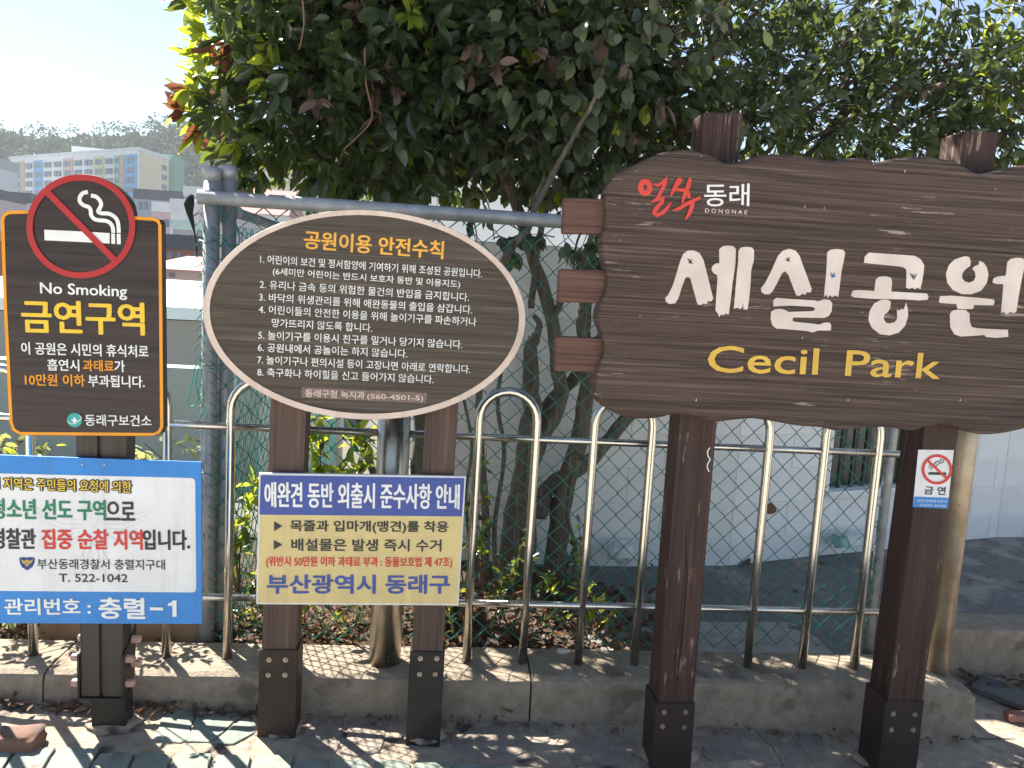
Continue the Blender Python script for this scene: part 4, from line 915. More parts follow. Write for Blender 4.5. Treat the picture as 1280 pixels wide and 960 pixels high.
# --- middle tree with broad vine-like leaves
t2 = thing('slender_tree', 'slender grey barked tree with broad pale leaves between the two large signs', 'tree', (.42, 3.65, .05))
for i, (pts, a, b, Y, Y1) in enumerate((([(637, 752), (640, 700), (643, 653), (652, 607), (661, 549), (664, 500), (664, 465), (663, 440), (668, 420)], 38, 15, 3.64, 3.6),
        ([(652, 607), (672, 560), (700, 500), (698, 468), (690, 400), (672, 340), (656, 291), (640, 240), (600, 160)], 22, 12, 3.66, 3.6), ([(640, 360), (628, 338), (638, 309), (659, 288), (668, 262), (692, 216), (721, 163), (744, 122), (760, 60)], 12, 4, 3.05, 3.1),
        ([(668, 262), (672, 240), (700, 190)], 6, 4, 3.3, 3.3), ([(664, 385), (670, 330), (678, 280), (700, 225), (760, 170), (820, 120)], 9, 5, 3.6, 3.5), ([(664, 440), (674, 408), (668, 395)], 10, 7, 3.6, 3.58), ([(604, 742), (606, 640), (600, 560), (598, 500), (604, 400)], 13, 9, 3.55, 3.6), ([(690, 400), (715, 350), (745, 300), (790, 240)], 10, 6, 3.62, 3.6), ([(562, 742), (560, 660), (566, 560), (572, 480), (590, 400)], 8, 5, 3.4, 3.5), ([(622, 748), (618, 660), (630, 570), (622, 500), (634, 430)], 7, 5, 3.5, 3.5), ([(655, 750), (668, 680), (664, 610), (684, 540), (700, 500)], 8, 5, 3.5, 3.55), ([(712, 745), (720, 690), (708, 640), (716, 590)], 7, 4, 3.6, 3.6), ([(580, 745), (588, 690), (582, 620), (590, 560), (580, 500)], 6, 4, 3.3, 3.4))):
    pxlimb(t2, pts, a, b, Y, M_bark, 'trunk' if i in (0, 1, 6) else 'branch', 20+i, Y1)
reg2 = [(.35, 3.35, 2.55, .42, .35, .40), (.70, 3.3, 2.55, .42, .35, .38), (.5, 3.7, 2.4, .6, .45, .50), (.45, 3.6, 3.1, .8, .6, .45, .10), (.3, 3.3, 2.2, .35, .22, .20), (.62, 3.5, 2.05, .35, .3, .18)]
c2, o2 = sample(reg2, 1900, rng); c2 = np.vstack([c2, np.column_stack([rng.uniform(.05, .75, 26), rng.uniform(3.1, 3.5, 26), rng.uniform(1.62, 1.82, 26)])]); o2 = np.vstack([o2, rng.normal(size=(26, 3))+[0, -.3, -.6]])
foliage(t2, c2, o2, rng, .070, .66, (3, 6), [M_leaf_v, M_leaf, M_leaf_y, M_leaf_b], [.66, .26, .03, .05], zone=lambda x_, y_: y_ < 280, spread=.8, droop=.9)
# --- right tree, small leaves
t3 = thing('spreading_tree', 'spreading small leaved tree overhanging the large park name sign', 'tree', (.75, 3.72, .05))
for i, (pts, a, b, Y, Y1) in enumerate((([(693, 745), (694, 700), (700, 650), (706, 607), (722, 557), (731, 500), (735, 450), (728, 400), (745, 330)], 32, 15, 3.72, 3.7), ([(672, 648), (680, 620), (693, 603), (720, 588), (745, 568), (780, 526), (850, 440), (930, 320), (1020, 190), (1120, 60)], 24, 12, 3.7, 3.9),
        ([(672, 528), (690, 500), (721, 468), (760, 410), (830, 290), (900, 170), (960, 60)], 18, 10, 3.75, 3.9), ([(930, 320), (1050, 210), (1180, 120), (1300, 40)], 10, 6, 3.9, 4.0), ([(722, 557), (712, 590), (716, 570), (738, 575)], 10, 7, 3.7, 3.66), ([(830, 290), (900, 210), (1000, 150), (1080, 90)], 9, 5, 3.8, 3.6),
        ([(900, 260), (980, 195), (1060, 150), (1140, 110)], 6, 3, 3.6, 3.5), ([(1000, 200), (1090, 130), (1160, 70)], 6, 3, 3.7, 3.6), ([(960, 190), (1020, 100), (1080, 20)], 6, 3, 3.6, 3.5), ([(1080, 195), (1160, 140), (1280, 100)], 6, 3, 3.7, 3.6))):
    pxlimb(t3, pts, a, b, Y, M_bark if i in (0, 1, 2, 4) else M_bark_d, 'trunk' if i == 0 else 'branch', 40+i, Y1)
reg3 = [(1.15, 3.6, 2.6, .45, .4, .42), (1.6, 3.75, 2.55, .5, .45, .42), (2.1, 3.8, 2.5, .5, .45, .38), (2.6, 3.7, 2.55, .5, .5, .42), (1.6, 3.9, 3.15, .8, .6, .35, .07), (2.4, 3.9, 3.2, .9, .6, .35, .08), (2.55, 3.3, 2.55, .35, .3, .25), (1.2, 3.3, 2.35, .3, .25, .2)]
c3, o3 = sample(reg3, 2100, rng); c3 = np.vstack([c3, np.column_stack([rng.uniform(.95, 1.15, 14), rng.uniform(3.4, 3.6, 14), rng.uniform(1.3, 1.75, 14)])]); o3 = np.vstack([o3, rng.normal(size=(14, 3))+[0, -.3, -.6]])
def mf3(c, rng):
    px, py, _ = projn(c); u = rng.random(len(c)); m = np.zeros(len(c), int); m[u < .3] = 1; m[(px > 1200) & (u > .8)] = 2; m[(u > .985)] = 3; return m
foliage(t3, c3, o3, rng, .062, .46, (4, 7), [M_leaf, M_leaf_v, M_leaf_y, M_leaf_b], None, matfn=mf3, zone=lambda x_, y_: y_ < 210, spread=.85)

for i, pts in enumerate(([(760, 230), (742, 290), (735, 350), (738, 400), (732, 440)], [(745, 260), (722, 300), (716, 350)], [(770, 240), (752, 300), (748, 360)])):
    pxlimb(t3, pts, 4, 1.6, 3.5, M_bark_d, 'branch', 80+i)
# --- hedge on the left behind the railing
hd = thing('hedge', 'low sunlit hedge of small glossy leaves behind the left signs', 'hedge', (-1.9, 3.3, .05))
ch = np.column_stack([rng.uniform(-3.1, -1.02, 1500), rng.normal(3.35, .2, 1500), np.clip(rng.uniform(.12, 1.02, 1500), .1, 1.1)])
top_h = .76+.06*np.sin(ch[:, 0]*5)+.04*np.sin(ch[:, 0]*13); ch = ch[ch[:, 2] < top_h]
foliage(hd, ch, rng.normal(size=(len(ch), 3))+[0, -.3, .6], rng, .044, .55, (5, 8), [M_leaf_h, M_leaf, M_leaf_y, M_leaf_b], [.6, .2, .13, .07], nobj=0)
for x_ in np.arange(-2.9, -1.0, .25): limb(hd, [(x_, 3.35, .0), (x_+.05, 3.35, .3), (x_-.04, 3.3, .7)], .012, .005, M_bark_d, 'stem', int(x_*10), 5)

# --- young shoots with yellow green leaves
def shoot(px, py, Y, tips, label, seed, size=.07, mats=None, dens=22, grp=None):
    r2 = np.random.default_rng(seed); b = at(px, py, Y); z = max(.03, b.z); p = thing('shrub_shoot', label, 'shrub', (b.x, Y, z), grp)
    cs, os_ = [], []
    for j, tpts in enumerate(tips):
        P = smooth([(px, py)]+list(tpts), 4); W = [at(x_, y_, Y+.03*math.sin(i+seed)) for i, (x_, y_) in enumerate(P)]
        MB().tube(W, [.004-.003*i/len(W) for i in range(len(W))], 6).build('stem', M_stem, p)
        for q in range(dens):
            t = r2.uniform(.25, 1); i = min(int(t*(len(W)-1)), len(W)-2); cs.append(np.array(W[i].lerp(W[i+1], r2.random()))); d = r2.normal(size=3); os_.append(d+np.array([0, -.2, .5]))
    cs, os_ = np.array(cs), np.array(os_); n = len(cs); mats = mats or [M_leaf_y, M_leaf]
    length = size*r2.uniform(.6, 1.15, n); width = length*.42; mi = (r2.random(n) > .8).astype(int)
    V, fr = leaf_arrays(cs, os_, length, width, r2, .8); leaf_objects(cs, fr, length, width, mi, mats, p, range(n))
M_stem = paint('red_stem', (.16, .05, .03), .6)
shoot(300, 745, 2.97, [[(292, 680), (276, 640), (262, 600)], [(300, 690), (310, 640), (318, 600)], [(285, 700), (266, 670), (254, 640)]], 'leafy yellow green shoots between the corner fence post and yellow notice', 3, .075, dens=38)
shoot(410, 760, 3.02, [[(405, 650), (398, 590), (386, 545)], [(415, 640), (430, 580), (446, 540)], [(402, 620), (400, 560), (400, 520)], [(430, 650), (450, 590), (458, 545)]], 'bright yellow green shrub seen between oval sign and yellow notice', 5, .075, dens=46)
shoot(604, 750, 3.02, [[(602, 680), (606, 620), (608, 560)], [(598, 700), (592, 660), (586, 620)]], 'thin leafy shoot climbing beside the slender trunk', 6, .05, dens=22)
shoot(722, 790, 3.05, [[(722, 740), (726, 700), (724, 650)], [(705, 770), (690, 740), (684, 720)], [(735, 775), (742, 760), (750, 750)]], 'small sunlit shoot rising right of the tree trunks', 7, .045, dens=26)
shoot(640, 800, 3.0, [[(630, 770), (622, 750), (612, 735)], [(655, 775), (665, 750), (672, 735)], [(645, 770), (640, 745), (644, 720)], [(670, 790), (690, 770), (700, 760)]], 'low dark green shrub at the foot of the tree trunks', 8, .05, [M_leaf, M_leaf_y], 22)
shoot(268, 800, 2.93, [[(262, 785), (256, 775)], [(275, 790), (286, 775)], [(270, 785), (272, 765)]], 'small dark weed beside the brown boulder', 9, .035, [M_leaf, M_leaf_y], 14)
shoot(440, 800, 2.98, [[(420, 780), (400, 765)], [(445, 780), (452, 765)], [(425, 790), (385, 785)]], 'low weed behind the curb beneath the yellow notice', 10, .035, [M_leaf, M_leaf_h], 14)
shoot(570, 800, 2.98, [[(565, 780), (560, 765)], [(580, 780), (590, 768)], [(600, 795), (618, 780)]], 'low weed behind the curb right of the notice post', 12, .035, [M_leaf, M_leaf_h], 14)

shoot(585, 770, 3.15, [[(575, 700), (566, 650), (560, 600)], [(590, 720), (600, 680), (612, 650)], [(570, 740), (555, 720), (548, 700)]], 'green shrub between the right leg of the oval sign and the first hoop', 21, .055, [M_leaf, M_leaf_y], 34)
shoot(690, 780, 3.4, [[(680, 740), (664, 700), (656, 660)], [(700, 740), (712, 700), (722, 672)], [(690, 745), (686, 712), (690, 680)]], 'dark green shrub growing in front of the forked tree trunks', 22, .05, [M_leaf, M_leaf_y], 34)
shoot(745, 800, 3.1, [[(740, 775), (735, 750), (738, 730)], [(755, 780), (765, 765), (776, 752)], [(750, 785), (752, 765), (756, 748)]], 'small yellow green shoot just left of the big post', 23, .042, None, 16)
shoot(340, 800, 3.1, [[(330, 770), (318, 740), (312, 715)], [(350, 775), (372, 750), (380, 735)], [(335, 785), (300, 770), (285, 760)]], 'leafy green shrub low behind the left leg of the oval sign', 24, .05, [M_leaf, M_leaf_y], 34)
shoot(470, 790, 3.2, [[(462, 730), (450, 680), (440, 640)], [(480, 740), (520, 700), (528, 640)], [(475, 750), (515, 740), (540, 760)]], 'dark green shrub hidden mostly behind the round steel post', 25, .055, [M_leaf, M_leaf_y], 30)
shoot(625, 780, 3.2, [[(618, 740), (606, 700), (600, 665)], [(632, 745), (640, 715), (650, 690)], [(625, 750), (626, 720), (622, 690)]], 'green shrub at the root of the thickest trunk', 31, .045, [M_leaf, M_leaf_y], 32)
shoot(540, 790, 3.0, [[(530, 750), (524, 735), (512, 725)], [(560, 765), (572, 745), (580, 735)]], 'small leafy weed tucked behind the right leg of the oval sign', 32, .04, [M_leaf_y, M_leaf], 24)
shoot(390, 795, 3.05, [[(380, 770), (392, 745), (386, 730)], [(410, 780), (430, 765), (446, 750)]], 'small leafy weed between the oval sign leg and the round post', 33, .04, [M_leaf_y, M_leaf], 24)
# --- fallen leaves and litter
def litter(n, xr, yr, zf, size, rng, name, nobj, mats, **kw):
    pos = np.column_stack([rng.uniform(*xr, n), rng.uniform(*yr, n), np.zeros(n)]); pos[:, 2] = [zf(a, b)+rng.uniform(.003, .03) for a, b in pos[:, :2]]
    d = rng.normal(size=(n, 3)); d[:, 2] *= .35; l = size*rng.uniform(.5, 1.2, n); w = l*.45
    V, fr = leaf_arrays(pos, d, l, w, rng, .6); return merged_leaves(name, V, rng.integers(0, len(mats), n), mats, **kw)
litter(4200, (-3, 1.05), (2.88, 3.7), lambda a, b: .085-.1*max(0, (a-.6)), .05, rng, 'leaf_litter', 0, [M_litter, M_leaf_b, M_litter], kind='stuff')
litter(260, (-1.6, -.5), (2.55, 2.60), lambda a, b: ground_z(a, b), .035, rng, 'curb_litter', 0, [M_litter, M_leaf_b], kind='stuff')
litter(120, (-.5, 2), (2.54, 2.595), lambda a, b: ground_z(a, b), .03, rng, 'curb_litter', 0, [M_litter], kind='stuff')
litter(160, (2.1, 3.4), (2.9, 3.05), lambda a, b: -.06, .045, rng, 'path_litter', 0, [M_litter], kind='stuff')
litter(60, (1.0, 4.5), (3.6, 4.4), lambda a, b: asp_z(a, b), .045, rng, 'road_litter', 0, [M_litter, M_leaf_b], kind='stuff')
def one_leaf(px, py, z, mat, l, ang, name, label, cat, group=None, w=.5, Y=None):
    p = gnd(px, py, z) if Y is None else at(px, py, Y); me = bpy.data.meshes.new(name); me.from_pydata([(v[0]*l*w*2.2, v[1]*l, v[2]*l+.004+.05*l*(v[1]*(1-v[1]))*4) for v in LEAF8], [], LF); me.materials.append(mat)
    o = bpy.data.objects.new(name, me); link(o); o.location = p
    o.rotation_euler = (.25 if Y is None else 1.2, .3, ang); tag(o, label, cat, group); return o
one_leaf(452, 884, .012, M_petal, .042, .3, 'petal', 'single bright pink petal lying against the curb', 'petal', w=.75)
one_leaf(425, 880, .01, M_litter, .07, 1.2, 'dead_leaf', 'curled brown dead leaf left of the pink petal', 'leaf')
one_leaf(640, 893, .01, M_litter, .05, .9, 'dead_leaf', 'small brown dead leaf against the curb in the middle', 'leaf')
one_leaf(960, 643, 0, M_litter, .05, -.2, 'dead_leaf', 'orange brown dead leaf caught in the fence mesh beside a railing tube', 'leaf', Y=FY-.02)
one_leaf(926, 702, .085, M_litter, .08, -2.9, 'dead_leaf', 'brown dead leaf lying at the foot of the white wall', 'leaf')
for i, (a, b) in enumerate(((120, 877), (70, 880), (235, 872), (60, 868), (255, 876))):
    one_leaf(a, b, .01, M_litter, .045, i*1.3, 'dead_leaf', ('brown dead leaf at the curb foot just behind the black post base', 'brown dead leaf at the curb foot left of the black post', 'brown dead leaf at the curb foot between the left post and the oval sign', 'brown dead leaf at the curb foot nearest the left edge', 'brown dead leaf at the curb foot close to the left leg of the oval sign')[i], 'leaf')

def stone(name, c, s, mat, label, cat, seed, sub=3, rough=.25, pw=.7):
    bm = bmesh.new(); bmesh.ops.create_icosphere(bm, subdivisions=sub, radius=1)
    for v in bm.verts:
        d = v.co.normalized(); k = 1+rough*noise.noise(d*1.6+Vector((seed, 0, 0)))+rough*.4*noise.noise(d*4+Vector((seed, 3, 0)))
        d2 = Vector([math.copysign(abs(t)**pw, t) for t in d]); v.co = Vector((d2.x*s[0], d2.y*s[1], d2.z*s[2]))*k
    for f in bm.faces: f.smooth = True
    me = bpy.data.meshes.new(name); bm.to_mesh(me); bm.free(); me.materials.append(mat); o = bpy.data.objects.new(name, me); link(o); o.location = c; return tag(o, label, cat)
bc = at(150, 790, 3.02); stone('boulder', (bc.x, 3.03, .12), (.30, .15, .17), M_boulder, 'large smooth brown boulder behind the curb at left', 'boulder', 1)
bc = at(240, 790, 3.02); stone('boulder', (bc.x, 3.02, .10), (.12, .12, .17), M_boulder, 'smaller brown boulder next to the fence corner post', 'boulder', 5)
bc = gnd(22, 938, .02); stone('brick_chunk', (bc.x-.01, bc.y+.02, .035), (.072, .045, .034), M_brickchunk, 'broken reddish brown brick chunk on the pavement at bottom left', 'rubble', 3, 3, .30, .38)
def bag(px, py, Y, w, h, mat, seed, label):
    c = at(px, py, Y); return stone('plastic_bag', (c.x, Y, c.z), (w, .05, h), mat, label, 'bag', seed, 3, .6)
bag(776, 690, 3.85, .055, .045, M_bag, 4, 'crumpled white plastic bag at the wall foot left of the main posts')
bag(1064, 674, 4.15, .055, .045, M_bag, 6, 'crumpled white plastic bag lying under the dark window')
bag(1050, 676, 4.12, .035, .035, M_bagg, 9, 'crumpled pale green plastic bag beside the white one')
def slip(px, py, Y, pts, label):
    c = at(px, py, Y); m_ = MB(); m_.add([(c.x+a, Y+d, c.z+b) for a, b, d in pts], [(0, 1, 2), (0, 2, 3)]); o = m_.build('paper_scrap', M_white); tag(o, label, 'paper')
slip(609, 812, 2.93, [(-.03, -.012, 0), (.0, .03, .02), (.035, -.005, .02), (.0, -.022, -.02)], 'folded white paper scrap behind the curb in the middle')
slip(597, 812, 2.90, [(-.012, -.01, 0), (.0, .01, .01), (.012, -.01, .01), (.0, -.012, 0)], 'tiny white paper scrap left of the folded one')
stone('pebble', tuple(gnd(703, 816, CT)+Vector((0, 0, .006))), (.022, .012, .012), mottled('pale_stone', (.45, .38, .36), (.6, .54, .52), 20, .8), 'pale pinkish pebble lying on the curb top', 'pebble', 7, 2)
for x_, y_, rr_ in ((135, 912, .085), (345, 918, .08), (528, 925, .075), (838, 950, .11), (1120, 960, .11)):
    g_ = gnd(x_, y_, base_z((x_-640)/420)); bm = bmesh.new(); bmesh.ops.create_icosphere(bm, subdivisions=3, radius=1)
    for v in bm.verts: v.co = Vector((v.co.x*rr_*(1+.35*noise.noise(v.co*2+g_*5)), v.co.y*rr_*.8*(1+.35*noise.noise(v.co*2+g_*3)), v.co.z*.013*(1+.5*noise.noise(v.co*5+g_))))
    for f in bm.faces: f.smooth = True
    me = bpy.data.meshes.new('mortar_patch'); bm.to_mesh(me); bm.free(); me.materials.append(M_mortar); o = bpy.data.objects.new('mortar_patch', me); link(o); o.location = g_+Vector((0, .045, -.002)); adopt(o, pavement)
# right corner clutter
pk = MB(); a = gnd(1236, 846, -.06); pk.box((2.62, 2.62, -.05), (.9, .16, .03), 0, rad(-52)); o = pk.build('plank', M_plank); bevel_mesh(o, .004, 1); tag(o, 'grey wooden plank lying slanted at the right edge beyond the curb', 'plank')
g_ = gnd(1276, 898, -.06); m_ = MB(); m_.box((g_.x+.04, g_.y, -.055), (.19, .05, .03), 0, -.1); o = m_.build('brick', M_redbrick); bevel_mesh(o, .004, 1)
tag(o, 'thin broken red brick lying on the side path at the right edge', 'brick')
for poly in ([(2.12, 2.86), (2.42, 2.84), (2.44, 2.98), (2.13, 3.0)], [(2.46, 2.84), (2.8, 2.83), (2.82, 2.98), (2.47, 2.98)], [(2.36, 2.62), (2.62, 2.6), (2.68, 2.8), (2.4, 2.81)], [(2.2, 2.36), (2.5, 2.34), (2.54, 2.5), (2.24, 2.52)]):
    paver([(x_+rp.uniform(-.006, .006), y_) for x_, y_ in poly], lambda p: -.066-.004*p[0]+.01, .05, M_paver_d, pavement)

# ================================================================ CITY
def winbox(w, h):
    me = bpy.data.meshes.new('window'); me.from_pydata([(-w/2, 0, -h/2), (w/2, 0, -h/2), (w/2, 0, h/2), (-w/2, 0, h/2), (-w/2, .3, -h/2), (w/2, .3, -h/2), (w/2, .3, h/2), (-w/2, .3, h/2)], [], [(0, 1, 2, 3), (0, 4, 5, 1), (3, 2, 6, 7), (0, 3, 7, 4), (1, 5, 6, 2)]); return me
M_win = mottled('far_window_glass', (.10, .14, .19), (.18, .23, .30), 3, .3, 5, 0)
def house(px0, px1, yt, yb, Y, wallmat, roofmat, label, wins=(), depth=8, roof='flat', down=6, cat='house', rt=None):
    a, b = at(px0, yt, Y), at(px1, yt, Y); zt = (a.z+b.z)/2; zb = terr_h((a.x+b.x)/2, Y)-down; w = b.x-a.x; cx = (a.x+b.x)/2
    p = thing('house', label, cat, (cx, Y, terr_h(cx, Y)))
    m_ = MB(); m_.box((cx, Y+depth/2, (zt+zb)/2), (w, depth, zt-zb)); m_.build('wall', wallmat, p)
    t = rt or .012*Y
    if roof == 'flat':
        m_ = MB(); m_.box((cx, Y+depth/2, zt+t/2), (w*1.03, depth*1.04, t)); m_.build('roof', roofmat, p)
    else:
        m_ = MB(); hh = t*3; m_.add([(cx-w*.54, Y-.5, zt), (cx+w*.54, Y-.5, zt), (cx+w*.54, Y+depth+.5, zt), (cx-w*.54, Y+depth+.5, zt), (cx-w*.5, Y+depth/2, zt+hh), (cx+w*.5, Y+depth/2, zt+hh)], [(0, 1, 5, 4), (2, 3, 4, 5), (0, 4, 3), (1, 2, 5), (3, 2, 1, 0)]); m_.build('roof', roofmat, p)
    for (wx, wy, ww, wh) in wins:
        c = at(wx, wy, Y); me = winbox(ww*Y/FPX, wh*Y/FPX); me.materials.append(M_win); o = bpy.data.objects.new('window', me); link(o); o.location = (c.x, Y-.05-.002*Y*.1, c.z); adopt(o, p)
    return p
fm = lambda n, c: mottled(n, tuple(x*.88 for x in c), c, .5, .85, 3, .05)
F_white, F_pink, F_brick, F_grey, F_blue, F_roofp, F_roofd, F_cream, F_mint = fm('far_white', (.70, .71, .73)), fm('far_pink', (.55, .44, .44)), fm('far_brick', (.30, .13, .10)), fm('far_grey', (.42, .43, .45)), fm('far_bluegrey', (.36, .40, .46)), fm('pink_roofing', (.50, .26, .24)), fm('dark_roofing', (.08, .085, .11)), fm('far_cream', (.70, .62, .44)), fm('far_mint', (.50, .66, .62))
F_green = fm('far_green', (.16, .36, .27))
house(168, 226, 250, 266, 165, F_blue, F_roofd, 'long blue grey building just below the colourful apartment block', [(176+k*7, 257, 4, 9) for k in range(7)], 14)
house(230, 262, 246, 262, 150, F_grey, F_white, 'pale grey building beside the cloth bundle below the wooded hill', [(236+k*6, 254, 3, 5) for k in range(4)], 12)
house(8, 38, 253, 262, 150, F_white, F_roofd, 'small white building left of the no smoking circle', [(18, 257, 4, 3), (28, 257, 4, 3)], 12)
house(-60, -8, 246, 262, 140, F_pink, F_roofd, 'reddish low building at the left edge behind the no smoking board', [], 12)
house(190, 218, 265, 290, 95, F_pink, F_white, 'pale pink house left of the narrow white house', [(208, 279, 7, 9), (197, 277, 4, 5)], 9)
house(213, 235, 261, 294, 80, F_white, F_white, 'narrow tall white house beside the red brick one', [(216, 278, 3, 4), (232, 282, 3, 4)], 8)
house(235, 300, 263, 286, 85, F_brick, F_white, 'red brick house with tall white windows left of the corner fence post', [(240, 272, 5, 13), (247, 272, 4, 13), (300, 274, 6, 8)], 8)
house(300, 360, 268, 296, 78, F_white, F_roofp, 'white house glimpsed through the fence above the oval sign', [(310, 280, 5, 6), (325, 281, 5, 6)], 8, 'gable')
house(216, 262, 288, 304, 62, F_grey, F_mint, 'grey box shed in front of the white house', [(222, 295, 5, 4), (240, 296, 6, 4)], 6)
house(262, 330, 284, 304, 60, F_blue, F_grey, 'blue grey building behind the fence post pair', [(300, 293, 6, 6), (312, 294, 6, 6)], 6)
house(196, 262, 312, 330, 45, F_brick, F_roofd, 'red brick low house with white windows under a dark flat roof', [(213, 319, 7, 8), (224, 319, 5, 8), (245, 320, 6, 8)], 7, rt=.8)
house(262, 340, 306, 330, 48, F_pink, F_grey, 'pink walled house behind the oval sign edge', [(300, 315, 7, 7)], 7)
house(-60, 14, 300, 345, 40, F_brick, F_roofp, 'red brick house at the left edge behind the no smoking board', [], 8)
house(180, 300, 338, 350, 28, F_pink, F_roofp, 'low house with wide pale pink roof', [(215, 344, 6, 5)], 9, 'gable', rt=.20)
# nearest flat roofed building
nb_ = thing('flat_roof_building', 'nearest grey building with white flat roof left of the fence corner', 'building', (-4, 9, -2))
a, b = at(-300, 378, 8.0), at(330, 393, 8.0)
zt = at(230, 384, 8.0).z
m_ = MB(); m_.box(((a.x+b.x)/2, 11.0, zt-2.0-.14), (b.x-a.x-.1, 5.8, 4.0)); m_.build('wall', fm('render_grey', (.34, .33, .32)), nb_)
m_ = MB(); m_.hexa([Vector(q) for q in ((a.x, 7.9, zt-.12), (b.x, 7.9, zt-.12), (b.x, 14.2, zt+.08), (a.x, 14.2, zt+.08), (a.x, 7.9, zt), (b.x, 7.9, zt), (b.x, 14.2, 1.42), (a.x, 14.2, 1.42))]); m_.build('roof', fm('white_roofing', (.70, .78, .78)), nb_)
m_ = MB(); m_.box(((a.x+b.x)/2, 6.9, at(225, 458, 6.9).z-1.5), (b.x-a.x, .25, 3.0)); o = m_.build('retaining_wall', fm('pale_green_wall', (.36, .41, .38))); tag(o, 'low pale grey green wall in front of the nearest flat roofed building', 'wall')

# apartment block, colourful panels
apt = thing('apartment_block', 'long five storey apartment block with pastel coloured window bays below the wooded hill', 'building', (at(100, 240, 260).x, 260, terr_h(-140, 260)))
pA = at(12, 193, 292); pB = at(173, 187.5, 250); pC = at(211, 193, 268)
zt = pB.z
def aq(P0, P1, u0, u1, z0, z1, out, name, mat, par):
    d = (P1-P0); d.z = 0; L = d.length; d.normalize(); nrm = Vector((d.y, -d.x, 0)); O = Vector((P0.x, P0.y, 0))
    p, q = O+d*(u0*L)+nrm*out, O+d*(u1*L)+nrm*out; m_ = MB()
    m_.add([Vector((p.x, p.y, z0)), Vector((q.x, q.y, z0)), Vector((q.x, q.y, z1)), Vector((p.x, p.y, z1))]+[Vector((t_.x, t_.y, z_)) for z_ in (z0, z1) for t_ in (p-nrm*out*.98, q-nrm*out*.98)],
           [(0, 1, 2, 3), (0, 4, 5, 1), (3, 2, 7, 6), (0, 3, 6, 4), (1, 5, 7, 2)]); return m_.build(name, mat, par)
foot_ = [Vector((pA.x, pA.y, 0)), Vector((pB.x, pB.y, 0)), Vector((pC.x, pC.y, 0)), Vector((pA.x+(pC.x-pB.x), pA.y+(pC.y-pB.y), 0))]
zb_ = zt-26
m_ = MB(); m_.hexa([v+Vector((0, 0, zb_)) for v in foot_]+[v+Vector((0, 0, zt)) for v in foot_]); m_.build('wall', fm('apartment_white', (.80, .80, .80)), apt)
cen = sum(foot_, Vector())/4
m_ = MB(); m_.hexa([cen+(v-cen)*1.015+Vector((0, 0, zt)) for v in foot_]+[cen+(v-cen)*1.015+Vector((0, 0, zt+.9)) for v in foot_]); m_.build('parapet', F_white, apt)
m_ = MB(); m_.box(cen+Vector((6, 2, zt+2)), (20, 8, 3.4), 0, .2); m_.build('roof_room', F_white, apt)
P_yel, P_grn, P_org, P_blu, P_pnk = fm('panel_yellow', (.66, .60, .36)), fm('panel_green', (.34, .56, .46)), fm('panel_orange', (.62, .40, .26)), fm('panel_blue', (.20, .42, .70)), fm('panel_pink', (.64, .44, .38))
P_white = fm('panel_white', (.80, .80, .80)); fl = 3.05
bays = [(.01, .06, P_yel), (.06, .10, P_grn), (.10, .135, P_org), (.135, .21, P_white), (.21, .29, P_blu), (.29, .37, P_white), (.37, .45, P_white), (.45, .53, P_pnk), (.53, .61, P_white), (.61, .69, P_white), (.69, .765, P_yel), (.765, .835, P_white), (.835, .88, P_grn), (.88, .905, P_org), (.905, .995, P_blu)]
for (u0, u1, m2) in bays:
    if m2 is not P_white: aq(pA, pB, u0+.003, u1-.003, zb_, zt-1.2, .35, 'facade_panel', m2, apt)
    if m2 is P_org: continue
    for k in range(6):
        z1 = zt-2.0-k*fl
        for s in ((.18, .46), (.54, .82)):
            aq(pA, pB, u0+(u1-u0)*s[0], u0+(u1-u0)*s[1], z1-1.7, z1, .5, 'window', M_win, apt)
aq(pB, pC, .02, .98, zb_, zt-.4, .2, 'facade_panel', F_cream, apt)
for k in range(6): aq(pB, pC, .74, .90, zt-3.7-k*fl, zt-2.1-k*fl, .4, 'window', M_win, apt)
g = at(213, 196, 275); m_ = MB(); m_.box((g.x+1.2, g.y, g.z-12), (3.5, 10, 24)); m_.build('end_tower', F_green, apt)
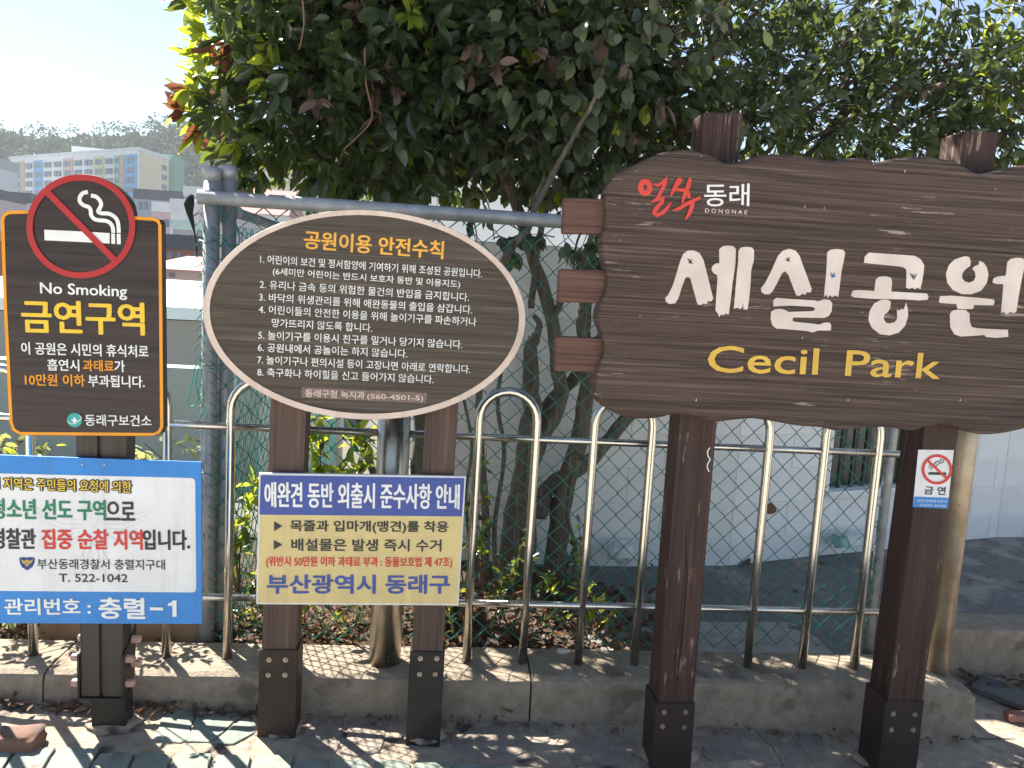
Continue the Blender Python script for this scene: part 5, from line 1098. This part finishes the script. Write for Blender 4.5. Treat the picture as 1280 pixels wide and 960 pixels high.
o_ = house(-90, -14, 204, 246, 240, F_white, F_grey, 'pale slab building at the far left edge before the wooded hill', [(-20, 222, 2.5, 20)], 15, cat='building')

# wooded hill: one mass of crowns
hp, hd_, hl = [], [], []
r3 = np.random.default_rng(9)
def blob(cx, cy, cz, R, n):
    d = r3.normal(size=(n, 3)); d /= np.linalg.norm(d, axis=1, keepdims=True); d[:, 2] = np.abs(d[:, 2])*.9-.12; lump = 1+.22*np.sin(d[:, :1]*5+cx)+.15*np.sin(d[:, 2:3]*9+cy)
    hp.append(np.array([cx, cy, cz])+d*R*lump*r3.uniform(.75, 1.05, (n, 1))); hd_.append(d+r3.normal(size=(n, 3))*.6); hl.append(np.full(n, R*.30))
for i in range(800):
    Y = r3.uniform(290, 425); X = Y*r3.uniform(-.82, -.28); z = terr_h(X, Y); R = r3.uniform(4, 6.5); blob(X, Y, z+r3.uniform(3, 6), R, 75)
for i in range(220):
    Y = r3.uniform(150, 285); X = Y*r3.uniform(-.8, -.3); z = terr_h(X, Y); R = r3.uniform(2, 3.5); 
    if 235 < Y < 300 and X > -230: continue
    blob(X, Y, z+1.5, R, 55)
for i in range(90):
    Y = r3.uniform(350, 400); X = Y*r3.uniform(-.75, -.35); z = terr_h(X, Y); R = r3.uniform(2.2, 4.2); blob(X, Y, z+r3.uniform(8, 15), R, 34); blob(X+r3.uniform(-4, 4), Y, z+r3.uniform(6, 10), R*.8, 26)
P_, D_, L_ = np.vstack(hp), np.vstack(hd_), np.concatenate(hl); V, _fr = leaf_arrays(P_, D_, L_, L_*.9, r3, 1.)
merged_leaves('hill_forest', V, np.zeros(len(V), int), [M_pine], kind='stuff')

# haze
hz_ = MB(); hz_.box((0, 1100, 40), (2600, 2800, 100)); 
m, nt, b = newmat('haze_air'); nt.nodes.remove(b); pv = nt.nodes.new('ShaderNodeVolumePrincipled'); pv.inputs['Density'].default_value = .0005; pv.inputs['Color'].default_value = (.86, .93, 1, 1); pv.inputs["Anisotropy"].default_value = 0
nt.links.new(pv.outputs[0], nt.nodes['Material Output'].inputs['Volume'])
hz_.build('haze', m, kind='stuff')
